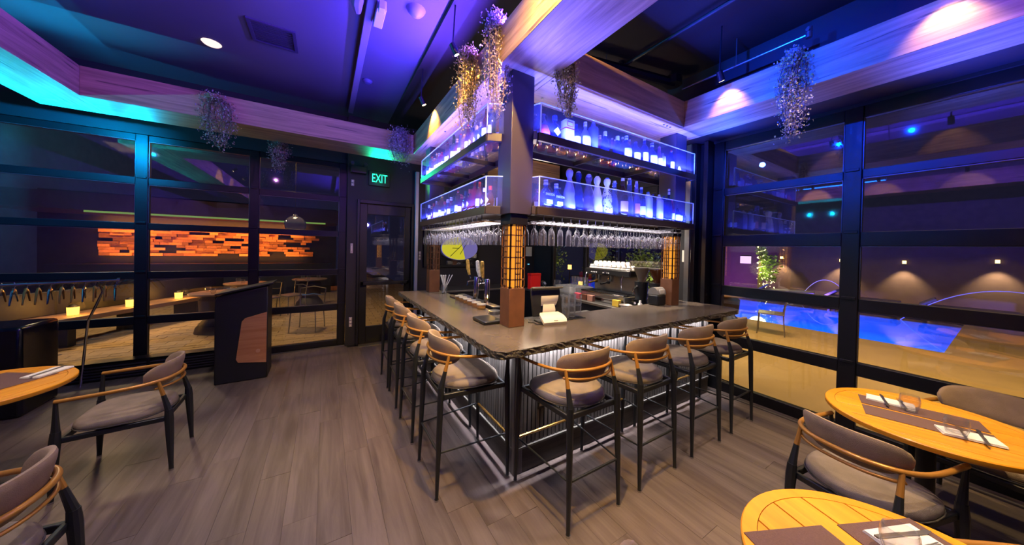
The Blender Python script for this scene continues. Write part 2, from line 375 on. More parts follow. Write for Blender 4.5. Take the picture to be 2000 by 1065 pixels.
# ---- north wall with the exit door
wn = MB().box(1.40,5.85,0, 4.35,5.97,3.9).box(.46,5.85,2.50,1.40,5.97,3.9).box(.31,5.85,0,.46,5.97,3.9)
struct(wn.build('wall_back', WALLD))
d = sempty('door_1')
MB().box(.46,5.80,0,.50,5.96,2.50).box(1.36,5.80,0,1.40,5.96,2.50).box(.50,5.80,2.44,1.36,5.96,2.50).build('door_frame', BLACK, d, bevel=.004)
MB().box(.505,5.84,.012,.62,5.89,2.43).box(1.25,5.84,.012,1.355,5.89,2.43).box(.62,5.84,2.26,1.25,5.89,2.43).box(.62,5.84,.012,1.25,5.89,.30).build('door_leaf', BLACK, d, bevel=.004)
MB().box(.62,5.862,.30,1.25,5.868,2.26).build('pane', GLASS, d, 0)
pb = MB().box(.53,5.76,1.03,1.32,5.80,1.09).box(.53,5.76,1.03,.57,5.84,1.09).box(1.28,5.76,1.03,1.32,5.84,1.09)
pb.build('push_bar', BLACK, d, bevel=.008)
struct(MB().box(.50,5.70,0,1.36,5.80,.012).build('trim_11', STEEL))
struct(MB().box(1.415,5.76,.0,1.475,5.845,3.1).build('trim_12', plain('lit_steel','c4c0d0',.35,.35), bevel=.005))  # light falling on this strip is put into its lighter colour
struct(MB().box(4.10,-3.0,0,4.125,1.98,.012).build('trim_13', STEEL))
struct(MB().box(-3.3,5.90,0,.3,5.92,.010).build('trim_14', STEEL))
# dark window with a sill in the back wall, behind the bar
wb = sempty('window_4')
MB().box(1.60,5.80,1.32,2.75,5.85,1.36).box(1.60,5.80,2.0,2.75,5.85,2.04).box(1.60,5.80,1.36,1.64,5.85,2.0).box(2.71,5.80,1.36,2.75,5.85,2.0).build('window_frame', BLACK, wb, bevel=.003)
MB().box(1.64,5.82,1.36,2.71,5.826,2.0).build('pane', GLASS, wb, 0)
MB().box(1.64,5.835,1.36,2.71,5.84,2.0).build('blind', BLACKP, wb, 0)
# ================================================================ OUTSIDE, NORTH PATIO
PAVE = plain('paver_clay', 'b59a72', .75, rnd=.10, var=.12, vscale=20, bump=.2)
def brickmat(name, c1, c2, mort, sx):
    m, nt, b = nmat(name); N = nt.nodes; L = nt.links
    tc = N.new('ShaderNodeTexCoord'); br = N.new('ShaderNodeTexBrick'); L.new(tc.outputs['Object'], br.inputs['Vector'])
    br.inputs['Color1'].default_value = lin(c1); br.inputs['Color2'].default_value = lin(c2); br.inputs['Mortar'].default_value = lin(mort)
    br.inputs['Scale'].default_value = 1; br.inputs['Brick Width'].default_value = sx; br.inputs['Row Height'].default_value = sx/2; br.inputs['Mortar Size'].default_value = .008
    L.new(br.outputs['Color'], b.inputs['Base Color']); b.inputs['Roughness'].default_value = .75; return m
patio = MB().box(-14,6.1,-.2,3,22,-.012).build('patio_ground', brickmat('paver_field', 'b59a72', 'a58b64', '6d5b40', .30))
struct(patio)
pm = MB().box(-.146,-.071,-.03,.146,.071,0).mesh('paver', PAVE, 0)
cnt = 0
for j in range(21):
    for i in range(13):
        x = -3.3 + i*.3 + (.15 if j % 2 else 0)
        inst('paver', pm, patio, (x, 6.19+j*.15, R_.uniform(-.003,.002)), (0,0,R_.uniform(-.008,.008)))
area('patio_lamp', (-.6,8.0,3.6), (-.8,7.6,0), .6, .6, WARM, 90)
area('patio_lamp', (-3.4,9.5,3.6), (-3.4,9.2,0), .6, .6, (1,.7,.35), 110)
struct(MB().box(-7,7.93,3.5,2,8.07,3.64).box(-7,7.93,0,-6.86,8.07,3.5).box(1.86,7.93,0,2,8.07,3.5).build('trim_15', BLACK))
# ---- distant bar with its glowing stone wall
BLD = plain('fascia_purple', '3a2030', .7); STN = plain('ledge_stone', 'c88850', .8, bump=.6, bscale=12, var=.3, rnd=.55)
nb = thing('bar_pavilion', 'long low bar building across the patio with an orange lit ledgestone wall', 'building', (0,13,0))
MB().box(-7.2,1.9,0,.4,2.2,3.2).build('wall', WALLD, nb)
MB().box(-7.2,-.3,2.5,.4,1.9,2.95).build('fascia', BLD, nb)
MB().box(-5.4,-.32,2.44,.0,-.30,2.49).build('light_strip', emit('green_led', (.35,.6,.12,1), .6), nb, 0)
MB().box(-6.2,.0,0,.2,.5,1.05).build('counter', BLACKP, nb)
for i in range(7):
    MB().lathe([(.04,0),(.05,.12),(.0,.12)], 8, (-5.6+i*.75, -.25, 2.78)).build('downlight', BLACK, nb)
rk = random.Random(4); stones = []
for r in range(11):
    x = -6.0
    while x < -.7:
        w = rk.uniform(.14,.5); h = .088
        stones.append((x, w, r)); x += w+.012
sb = [MB().box(-.5,-.06-d_,-.5,.5,.1,.5).mesh('stone', STN, 0) for d_ in (0,.4,.8)]
for k, (x, w, r) in enumerate(stones[:290]):
    if rk.random() < .16: continue
    inst('stone', sb[k % 3], nb, (x+w/2, 1.80, 1.28+r*.092), (0,0,0), (w, .08, .084))
strip('stone_wash', (-6,14.45,2.42), (-.8,14.45,2.42), (0,.9,-1), .06, (1,.33,.06), 95, 160)
strip('stone_wash', (-6,14.45,1.15), (-.8,14.45,1.15), (0,.9,1), .06, (1,.33,.06), 35, 160)
for i in range(4): spot('fascia_spot', (-4.1+i*.75,12.45,3.5), (-4.1+i*.75,12.7,2.6), (.6,.5,.9), 12, 50, .6)
# ---- east patio: deck, pool, wall
DECK = plain('deck_concrete', 'b59a68', .6, var=.10, vscale=2, bump=.1, bscale=30)
struct(MB().box(4.35,-14,-.15,9.6,16,-.005).box(14.6,-14,-.15,26,16,-.005).box(9.6,-14,-.15,14.6,.6,-.005).build('deck', DECK))
struct(MB().box(9.6,.6,-.7,14.6,16,-.62).box(9.55,.6,-.7,9.6,16,-.01).box(14.6,.6,-.7,14.65,16,-.01).box(9.6,.55,-.7,14.6,.6,-.01).build('pool_basin', plain('pool_plaster', '7fb8e8', .6)))
water = MB().box(9.6,.6,-.05,14.6,16,-.045).build('pool_water', glassy('water', (.55,.8,1,1), 1.33), None, 0); water['kind'] = 'structure'
area('pool_light', (12.1,4,-.07), (12.1,4,-1), 4.6, 6.5, (.0,.22,1), 620)
area('pool_light', (12.1,11,-.07), (12.1,11,-1), 4.6, 7, (.0,.20,1), 380)
strip('deck_lamp', (6.6,-2,4.2), (6.6,5,4.2), (.2,0,-1), .2, (1,.66,.25), 330, 150)
STUC = plain('patio_wall', '3a3038', .85, bump=.3)
pw = thing('garden_wall', 'dark rendered wall with lamps behind the pool', 'wall', (17,0,0))
MB().box(0,-14,0,.3,16,2.1).build('wall_body', STUC, pw); MB().box(-.03,-14,2.1,.33,16,2.16).build('coping', BLACKP, pw)
rb = [(5.2,1.55),(1.9,1.5),(.2,1.6),(-1.6,1.5),(3.4,1.5)]
for k, (y, z) in enumerate(rb):
    t = thing('wall_lantern', '%s glowing box lantern on the dark wall behind the pool' % ['leftmost','third','fourth','rightmost','second'][k], 'lamp', (16.97,y,z), 0, 'lanterns on the pool wall')
    MB().box(-.09,-.05,-.08,0,.05,.0).build('back_plate', BLACK, t); MB().box(-.08,-.04,-.02,-.01,.04,.10).build('glass', emit('lantern_glow_%d' % k, (1,.6,.2,1), 6), t)
    spot('lantern_beam', (16.7,y,z+.02), (16.95,y,0), WARM, 420, 80, .7)
spot('violet_flood', (14.8,6.8,.15), (17,7.2,1.0), (.7,.08,1), 500, 110, .9)
spot('blue_flood', (14.8,.0,.1), (17,-1,.8), (.15,.1,1), 400, 120, .9)
spot('blue_flood', (14.8,3.5,.1), (17,3,.6), (.25,.12,1), 160, 130, .9)
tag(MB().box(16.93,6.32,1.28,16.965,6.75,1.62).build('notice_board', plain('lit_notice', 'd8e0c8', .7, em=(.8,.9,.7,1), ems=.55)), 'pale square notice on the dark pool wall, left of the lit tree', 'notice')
# water jets into the pool
JET = plain('water_jet', 'b8c0ff', .15, em=(.25,.2,1,1), ems=.5)
def jet(y0, y1, h, x, lab):
    pts = [(x, y0+(y1-y0)*t/18, h*4*(t/18)*(1-t/18)-.05) for t in range(19)]
    tag(MB().tube(pts, .012, 6).build('water_jet', JET), lab, 'fountain', 'arching pool jets')
jet(1.6,-1.6,1.0,13.9,'tall glowing arc of water on the right, rising from the pool')
jet(4.4,2.9,.85,16.2,'small glowing arc of water left of the tall arc')
# palm-like small tree wound with string lights
tr = thing('string_light_tree', 'small green tree wound with yellow string lights beyond the pool', 'tree', (16.0,5.6,0))
MB().tube([(0,0,0),(.03,.05,.7),(-.02,.0,1.5),(.05,.05,2.4)], [.10,.08,.07,.05], 8).build('trunk', plain('bark', '5a4a30', .9), tr)
lv = MB(); r = random.Random(5)
for i in range(700):
    z = r.uniform(.6,2.3); a = r.uniform(0,2*PI); q = r.uniform(.05,.75)*(1.0-abs(z-1.2)/2); c = Vector((q*math.cos(a)*.5, -abs(q*math.sin(a)) if z < 1.7 else q*math.sin(a)*.4, z))
    lv.obox(c, (.10,.05,.004), r.uniform(0,PI), r.uniform(-1,1), r.uniform(-1,1))
lv.build('foliage', plain('leaf_green', '5d7a24', .6, var=.3), tr, 0)
bl = MB()
for i in range(240):
    t = i/240; a = t*61
    bl.ell((.13*math.cos(a), .13*math.sin(a)-(.35*r.random() if t < .4 else 0), .15+t*2.2), (.013,)*3, 6, 4)
o = bl.build('string_lights', emit('bulb_glow', (1,.85,.3,1), 9), tr, 0); o['kind'] = 'stuff'
l = bpy.data.lights.new('tree_glow','POINT'); l.energy = 90; l.color = (1,.9,.3); l.shadow_soft_size = .3; lo = bpy.data.objects.new('tree_glow', l); COL.objects.link(lo); lo.location = (15.5,5.5,1.1)
def bush(x, y, h, lab, seed, glow):
    t = thing('garden_bush', lab, 'bush', (x,y,0), 0, 'bushes on the pool deck'); q = random.Random(seed)
    MB().lathe([(0,0),(.16,0),(.22,.45),(.20,.45),(0,.40)], 14).build('planter', BLACKP, t)
    MB().tube([(0,0,.4),(.03,.02,h*.5),(0,.04,h*.8)], [.03,.022,.012], 6).build('trunk', bpy.data.materials['bark'], t)
    m = MB()
    for k in range(800):
        v = Vector((q.gauss(0,.22), q.gauss(0,.22), h*.68+q.gauss(0,h*.17)))
        m.obox(v, (.09,.045,.003), q.uniform(0,6), q.uniform(-1,1), q.uniform(-1,1))
    o = m.build('foliage', bpy.data.materials['leaf_green'], t, 0); o['kind'] = 'stuff'
    spot('bush_uplight', (x-.5,y-.4,.1), (x,y,h*.7), glow, 160, 60, .7)
bush(7.9,9.8,2.1,'potted bush lit warm behind the bar window, leftmost',1,(1,.7,.3)); bush(8.9,8.0,1.7,'potted bush behind the bar window, middle',2,(1,.45,.15)); bush(8.8,6.2,1.9,'potted bush behind the bar window, rightmost',3,(1,.8,.4))
for k,(x,y,z) in enumerate(((7.9,8.7,1.0),(8.0,7.0,.9),(7.4,7.6,.5))):
    t = thing('deck_lantern', 'orange glowing lantern on a post behind the bar window, %s' % ['left','right','lowest'][k], 'lantern', (x,y,0), 0, 'lanterns behind the bar')
    MB().box(-.02,-.02,0,.02,.02,z).build('post', BLACKP, t); MB().lathe([(0,0),(.07,0),(.07,.16),(0,.16)], 10, (0,0,z)).build('glass', emit('deck_glow_%d' % k, (1,.45,.08,1), 6), t)
# ================================================================ CEILING AND WALL FITTINGS
tag(MB().lathe([(0,3.885),(.07,3.885),(.085,3.9),(0,3.9)], 20, (-1.096,4.635,0)).build('ceiling_light', emit('downlight_glow', (1,.75,.7,1), 1.2)), 'small round white downlight in the dark blue ceiling', 'light')
tag(MB().lathe([(0,3.83),(.05,3.85),(.075,3.88),(.085,3.9),(0,3.9)], 20, (.69,2.916,0)).build('smoke_detector', plain('detector_plastic', '8a84a0', .5)), 'round domed detector on the violet lit ceiling', 'detector')
tag(MB().lathe([(0,3.86),(.035,3.865),(.06,3.89),(.06,3.9),(0,3.9)], 20, (.45,4.5,0)).build('sprinkler_cover', plain('cover_plastic', '5f5a80', .5)), 'small flat round cover on the ceiling beyond the detector', 'sprinkler')
vt = thing('ceiling_vent', 'dark square ceiling vent grille left of the pipe', 'vent', (-.49,4.10,3.9))
MB().box(-.20,-.20,-.015,.20,-.17,0).box(-.20,.17,-.015,.20,.20,0).box(-.20,-.17,-.015,-.17,.17,0).box(.17,-.17,-.015,.20,.17,0).build('frame', plain('vent_frame','3a3450',.6), vt)
for k in range(10): MB().obox((0,-.15+k*.033,-.008), (.33,.02,.003), 0, .6).build('slat', plain('vent_slat','1c1a2c',.6) if k == 0 else bpy.data.materials['vent_slat'], vt)
pp = thing('ceiling_conduit', 'long metal conduit running under the violet ceiling', 'conduit', (.32,0,3.86))
MB().box(-.035,-2.5,-.02,.035,5.6,.02).build('channel', plain('conduit_metal','8c88a0',.5,.2), pp, bevel=.004)
MB().box(.04,2.95,-.06,.12,3.22,.03).build('junction_box', plain('junction_white','b8b4c8',.5), pp, bevel=.006)
MB().box(.05,2.88,-.10,.10,2.95,-.02).build('bracket', bpy.data.materials['junction_white'], pp, bevel=.004)
MB().tube([(-.12,2.7,-.06),(-.12,2.95,-.06),(-.10,3.1,-.05)], [.05,.055,.03], 10).build('lamp_head', plain('lamp_grey','77738c',.4), pp)
# pipes on the black ceiling
for nm, lab, pts, rr in (('sprinkler_pipe','chrome sprinkler pipe with a fitting along the right-hand beam', [(3.55,2.05,3.62),(3.55,.95,3.62)], .012),
                     ('ceiling_duct','wide dark duct crossing the black ceiling behind the brown beam', [(1.7,2.6,3.78),(3.6,2.2,3.78)], .055),
                     ('ceiling_pipe','thin dark pipe along the black ceiling parallel to the right beam', [(2.9,-2.5,3.84),(2.9,2.4,3.84)], .02)):
    t = thing(nm, lab, 'pipe', (0,0,0))
    MB().tube(pts, rr, 10).build('pipe', STEEL if 'spr' in nm else BLACK, t)
    a = Vector(pts[1]); MB().tube([a+Vector((0,0,-.03)), a+Vector((0,0,.06))], rr*1.9, 10).tube([a+Vector((-.04,0,.03)), a+Vector((.04,0,.03))], rr*1.2, 8).build('fitting', STEEL if 'spr' in nm else BLACK, t)
    m_ = (Vector(pts[0])+Vector(pts[1]))/2
    MB().tube([m_, m_+Vector((0,0,3.9-m_.z))], .005, 6).build('hanger_rod', STEEL, t)
# track spotlights
def track_spot(n, loc, tgt, lab, w, ang=62, col=WARM, down=False):
    t = thing('track_spotlight', lab, 'spotlight', loc, 0, 'track spotlights')
    dv = (Vector(tgt)-Vector(loc)).normalized()
    MB().tube([dv*-.05, dv*.045], [.026,.030], 12).build('can', BLACK, t)
    MB().tube([dv*.043, dv*.047], .024, 12).build('lens', emit('lens_glow', (1,.7,.35,1), 14) if n == 0 else bpy.data.materials['lens_glow'], t)
    MB().tube([dv*-.03, (dv*-.03)+Vector((0,0,.06)), Vector((0,0,3.9-loc[2]))], .007, 6).build('stem', BLACK, t)
    spot('spot_beam', tuple(Vector(loc)+dv*.06), tgt, col, w, ang, .75, .015)
track_spot(0, (3.24,1.50,3.42), (3.41,1.50,3.18), 'black spotlight throwing a warm pool on the right beam near the brown fascia', 17, 84, (1,.60,.26))
track_spot(1, (3.24,.24,3.42), (3.41,.24,3.18), 'black spotlight above the right beam, right of the hanging plant', 16, 90, (1,.60,.26))
track_spot(2, (3.24,-1.1,3.42), (3.41,-1.1,3.18), 'black spotlight on the right beam beyond the picture edge', 16, 95)
track_spot(3, (.98,3.75,3.47), (1.12,3.75,3.22), 'small glowing spotlight at the far end of the long beam', 80, 95, (1,.55,.12))
track_spot(4, (.96,2.62,3.47), (1.12,2.62,3.22), 'glowing spotlight among the yellow lit hanging leaves', 150, 105, (1,.52,.08))
track_spot(5, (.96,1.05,3.47), (1.12,1.25,3.2), 'spotlight throwing yellow light on the near end of the long beam', 420, 110, (1,.58,.06))
for k, y in enumerate((-1.68,-.6,.46,1.54,2.6)):
    track_spot(6+k, (-1.80,y,3.40), (-2.3,y,2.9), 'black spotlight facing the left-hand beam, %s from the camera end' % ['first','second','third','fourth','fifth'][k], 70, 95)
for k, y in enumerate((.43,1.5)):
    track_spot(12+k, (1.74,y,3.46), (1.57,y,3.22), 'black spotlight on the right face of the long beam, %s' % ['nearer one','farther one'][k], 16, 95)
# exit sign: lettering on a black plate
ex = thing('exit_sign', 'green glowing EXIT sign on the dark wall above the glass door', 'sign', (.80,5.84,2.885))
MB().box(-.17,-.03,-.125,.17,0,.125).build('plate', BLACKP, ex, bevel=.004)
GRN = emit('exit_green', (.02,1,.42,1), 2.6)
def text(s, size, mat, parent, loc, rot, name='lettering', ext=.002):
    c = bpy.data.curves.new(name,'FONT'); c.body = s; c.size = size; c.align_x = 'CENTER'; c.align_y = 'CENTER'; c.extrude = ext
    c.materials.append(mat); o = bpy.data.objects.new(name, c); COL.objects.link(o)
    if parent: o.parent = parent
    bpy.context.view_layer.update(); me = bpy.data.meshes.new_from_object(o); bpy.data.objects.remove(o)
    o = bpy.data.objects.new(name, me); COL.objects.link(o); o.parent = parent; o.location = loc; o.rotation_euler = rot; return o
tx = text('EXIT', .20, GRN, ex, (0,-.034,0), (PI/2,0,0)); tx.scale = (.62,1.05,1)
area('exit_glow', (.80,5.74,3.02), (.80,5.15,3.11), .26, .02, (.0,1,.45), 3.0, 60)
spot('exit_glow', (.80,5.6,2.885), (.80,5.85,2.885), (.0,1,.45), 1.0, 100, 1, .05)
eb = thing('emergency_light', 'dark emergency light box with two small lamps left of the exit sign', 'light', (.47,5.80,3.0))
MB().box(-.12,-.05,-.07,.12,.04,.05).build('housing', BLACK, eb, bevel=.008)
for sx in (-1,1): MB().tube([(sx*.09,-.03,.06),(sx*.10,-.09,.085)], [.02,.03], 10).build('lamp', plain('emerg_lens','aab',.3) if False else STEEL, eb)
# switch plates
PLATE = plain('plate_white', 'b8aeb8', .5)
def plates(x, y, z, n, lab, w=.045, h=.05):
    t = thing('switch_plate', lab, 'switch', (x,y,z))
    for k in range(n):
        MB().box(-w/2,-.008,-h/2-k*(h+.006),w/2,0,h/2-k*(h+.006)).build('plate', PLATE, t, bevel=.003)
        MB().box(-w/6,-.012,-h/4-k*(h+.006),w/6,-.008,h/4-k*(h+.006)).build('rocker', LINEN, t)
plates(.385,5.85,2.80,2,'pale double plate high on the post beside the glazed door')
plates(.385,5.85,1.66,1,'tall pale keypad at eye height on the post beside the glazed door', .04,.17)
plates(.385,5.85,.46,3,'three pale labels low on the post beside the glazed door')
plates(1.53,5.85,1.60,3,'column of pale switches on the wall right of the steel strip')
for (x,y,z,w,h,nm) in ((4.13,2.42,1.66,.10,.14,'on the post behind the right end of the bar'),):
    tag(MB().box(-.002,-.06,-.08,.002,.06,.08).build('paper_notice', LINEN, loc=(4.19,2.30,1.66)), 'small white paper notice '+nm, 'notice')
tag(MB().box(-.09,-.004,-.11,.09,0,.11).build('paper_notice', LINEN, loc=(4.03,5.845,1.66)), 'white paper notice on the dark wall behind the wine glasses', 'notice')
ov = thing('oval_sign', 'oval yellow and lilac glossy sign on the back wall behind the taps', 'sign', (2.30,5.78,1.70))
pl = [(.385*math.cos(2*PI*k/40), .235*math.sin(2*PI*k/40)) for k in range(40)]
def plate_xz(poly, y0, y1, name, mat, parent):
    m = MB().prism(poly, y0, y1); m.v = [(x, -z, y) for x, y, z in m.v]; m.f = [f for f in m.f]
    return m.build(name, mat, parent)
plate_xz(pl, 0, .03, 'board', plain('sign_lilac', '8a84c8', .3, em=(.25,.22,.7,1), ems=.3), ov)
yl = [(x*.97, z*.97) for x, z in pl if x*.9+z*.25 < .10]
plate_xz(yl, .03, .036, 'yellow_field', plain('sign_yellow', 'c8c020', .3, em=(.7,.65,.03,1), ems=.55), ov)
br_ = MB()
for a, b in (((-.20,-.16),(.02,.05)),((.02,.05),(.12,.18)),((-.16,.0),(-.02,.0)),((.0,-.12),(.16,.14))):
    br_.tube([(a[0],-.04,a[1]),(b[0],-.04,b[1])], .006, 6)
br_.build('drawn_line', plain('sign_line','3c4a18',.5), ov)
# ================================================================ THE BAR
bar = thing('bar_counter', 'L-shaped bar body clad in dark vertical slats with a rough wooden plinth', 'bar', (0,0,0))
MB().box(1.262,1.95,0,4.02,2.06,1.015).box(1.262,2.06,0,1.37,4.42,1.015).build('body', BLACKP, bar)
# plinth boards and corner post
MB().box(1.24,1.914,0,4.03,1.95,.185).build('plinth', BARK, bar, bevel=.004)
MB().box(1.226,1.93,0,1.262,4.43,.185).build('plinth', wood('bar_kick_wood_y', '2a2622', '4c443c', 'Y', 1.0, .5, stretch=26), bar, bevel=.004)
MB().box(1.262,1.905,.185,4.03,1.95,.20).box(1.22,1.93,.185,1.262,4.43,.20).build('plinth_cap', plain('plinth_cap','6a665f',.35,.2), bar)
MB().box(1.222,1.91,0,1.30,1.975,1.015).build('corner_post', BARW, bar, bevel=.006)
sx_ = MB().box(-.0145,-.014,0,.0145,.014,.81).mesh('slat', BARW, 0)
n = 0
x = 1.325
while x < 4.0: inst('slat', sx_, bar, (x,1.934,.2)); x += .0405; n += 1
y = 1.997
while y < 4.42: inst('slat', sx_, bar, (1.247,y,.2), (0,0,PI/2)); y += .0405
# outlet on the slats
t = thing('power_outlet', 'small dark outlet plate set in the bar slats near the corner', 'outlet', (1.475,1.914,.50))
MB().box(-.035,0,-.055,.035,.012,.055).build('plate', BLACKP, t, bevel=.004)
MB().box(-.022,-.003,.01,.022,0,.03).box(-.022,-.003,-.03,.022,0,-.01).build('socket', STEEL, t)
MB().box(-.036,-.012,.052,.036,.002,.058).build('lip', STEEL, t)
# worktop slab with chipped stone edge
def rough_poly():
    pts = []
    def seg(a, b, st=.028):
        a, b = Vector(a), Vector(b); k = max(1, int((b-a).length/st))
        return [a+(b-a)*i/k for i in range(k)]
    R = .09; cor = [Vector((.89+R-R*math.cos(t*PI/12), 1.60+R-R*math.sin(t*PI/12))) for t in range(1,6)]
    outer = seg((.89,4.50),(.89,1.60+R)) + [Vector((.89,1.60+R))]+cor+ seg((.89+R,1.60),(3.96,1.60))
    outer += [Vector((3.96+.16*math.sin(t*PI/12), 1.76-.16*math.cos(t*PI/12))) for t in range(0,7)]
    inner = [Vector(p) for p in ((4.06,2.30),(1.47,2.30),(1.47,4.50))]
    return outer, inner
outer, inner = rough_poly(); rr = random.Random(11)
cx_, cy_ = 2.2, 2.9
def off(p, d):
    # outward normal approximated along the run
    if p.x < .93 and p.y > 1.72: nrm = Vector((-1,0))
    elif p.y < 1.64 and p.x > 1.0 and p.x < 3.97: nrm = Vector((0,-1))
    elif p.x > 3.9: nrm = Vector((.7,-.7))
    else: nrm = Vector((-.7,-.7))
    return p+nrm*d
layers = []
zs = [1.07, 1.066, 1.052, 1.036, 1.022, 1.018]
for li, z in enumerate(zs):
    ring = []
    for p in outer:
        j = 0 if li == 0 else rr.uniform(-.005,.006) if li in (1,2,3,4) else -.012
        q = off(p, j); ring.append((q.x, q.y, z + (rr.uniform(-.003,.003) if 0 < li < 5 else 0)))
    for p in inner: ring.append((p.x, p.y, z))
    layers.append(ring)
wt = thing('countertop', 'dark stone L-shaped bar top with a chipped natural edge', 'countertop', (0,0,0))
m = MB(); no = len(outer); nn = no+3
for L_ in layers: m.v += L_
m.f.append(tuple(range(nn)))
m.f.append(tuple(range((len(zs)-1)*nn, len(zs)*nn))[::-1])
for j in range(no, nn-1+1):
    k = (j+1) % nn
    m.f.append((j, (len(zs)-1)*nn+j, (len(zs)-1)*nn+k, k))
m.f.append((no-1, (len(zs)-1)*nn+no-1, (len(zs)-1)*nn+no, no))
m.build('slab', STONE, wt, 40)
m = MB(); m.v = [p for L_ in layers for p in L_[:no]]
for li in range(len(zs)-1):
    for j in range(no-1): m.f.append((li*no+j, (li+1)*no+j, (li+1)*no+j+1, li*no+j+1))
m.build('chipped_edge', STONEEDGE, wt, 0)
# ---- steel work station inside the bar and the back counter under the window
ws = thing('bar_workstation', 'stainless steel ice and sink station behind the bar top', 'sink', (0,0,0))
MB().box(1.60,2.36,.0,2.9,2.85,.80).build('cabinet', STEEL, ws, bevel=.004)
s_ = MB().box(1.58,2.34,.80,2.92,2.40,.93).box(1.58,2.80,.80,2.92,2.88,.93).box(1.58,2.40,.80,1.64,2.80,.93).box(2.86,2.40,.80,2.92,2.80,.93)
s_.build('rim', STEEL, ws, bevel=.004)
MB().box(1.70,2.42,.90,2.35,2.50,.91).box(1.70,2.56,.90,2.35,2.66,.91).build('sliding_lid', STEEL, ws)
bc = thing('back_counter', 'dark back counter with steel top under the window behind the bar', 'counter', (0,0,0))
MB().box(3.42,2.48,0,4.18,5.10,.90).build('cabinet', BLACKP, bc, bevel=.004); MB().box(3.38,2.46,.90,4.19,5.12,.935).build('worktop', STEEL, bc, bevel=.004)
bc2 = thing('low_back_counter', 'low black counter along the back wall under the oval sign', 'counter', (0,0,0))
MB().box(1.75,5.25,0,3.30,5.84,.90).build('cabinet', BLACKP, bc2, bevel=.004); MB().box(1.72,5.22,.90,3.32,5.845,.935).build('worktop', STEEL, bc2, bevel=.004)
# ---- square columns with glowing cut-out lattice
LATG = emit('amber_glow', (1,.42,.05,1), 2.2)
LATP = emit('inner_glow', (1,.36,.03,1), .95)  # glowing blocks added inside, standing for the lit insides of the panels
def column(nm, x, y, lab, glow=1.0):
    t = thing('lattice_column', lab, 'column', (x,y,0)); w = .15
    MB().box(0,0,1.07,w,w,1.385).build('base', RUST, t, bevel=.004)
    MB().box(-.008,-.008,1.90,w+.008,w+.008,1.985).build('cap', BLACK, t, bevel=.004)
    MB().box(-.03,-.03,1.985,w+.03,w+.03,3.11).build('upper_box', PURP, t, bevel=.004)
    def face(m_):   # one lattice face in local u (0..w), z
        q = []
        for u in (.0, .048, .0705, .093, .138): q.append((u, 1.385, u+.012, 1.90))
        for z in (1.45, 1.54, 1.63, 1.72, 1.81): q.append((0, z, w, z+.010))
        for z in (1.395, 1.495, 1.585, 1.675, 1.765, 1.855): q.append((.052, z, .100, z+.009))
        q += [(0,1.385,.02,1.40),(w-.02,1.385,w,1.40),(0,1.885,.02,1.90),(w-.02,1.885,w,1.90)]
        return q
    fr_ = MB()
    for (a,b) in ((0,0),(w-.006,0),(0,w-.006),(w-.006,w-.006)): fr_.box(a,b,1.385,a+.006,b+.006,1.90)
    fr_.build('corner_rod', RUST, t)
    for k in range(4):
        f = MB()
        for u0,z0,u1,z1 in face(0):
            if k == 0: f.box(u0,0,z0,u1,.005,z1)
            elif k == 1: f.box(0,u0,z0,.005,u1,z1)
            elif k == 2: f.box(u0,w-.005,z0,u1,w,z1)
            else: f.box(w-.005,u0,z0,w,u1,z1)
        f.build('lattice_panel', RUST, t)
    c = MB()
    c.tube([(w/2,w/2,1.39),(w/2,w/2,1.89)], .012, 8)
    if glow:
        c.build('lamp_tube', LATG, t)
        dq = MB()
        for q in ((.022,.022),(.09,.022),(.022,.09),(.09,.09)): dq.box(q[0],q[1],1.39,q[0]+.038,q[1]+.038,1.89)
        dq.build('inner_glow', LATP, t)
        for z in (1.48,1.64,1.80):
            l = bpy.data.lights.new('lattice_lamp','POINT'); l.energy = 1.6*glow; l.color = (1,.42,.08); l.shadow_soft_size = .012
            lo = bpy.data.objects.new('lattice_lamp', l); COL.objects.link(lo); lo.location = (x+w/2+.02, y+w/2+.02, z)
    else: c.build('lamp_tube', STEEL, t)
    return t
column(0, 1.260, 2.084, 'nearest square bar column with a glowing amber lattice above a rusty base')
column(1, 3.53, 2.10, 'right-hand square bar column with glowing amber lattice behind the grinders')
column(2, 1.26, 4.27, 'far unlit square lattice column beside the straws', 0)
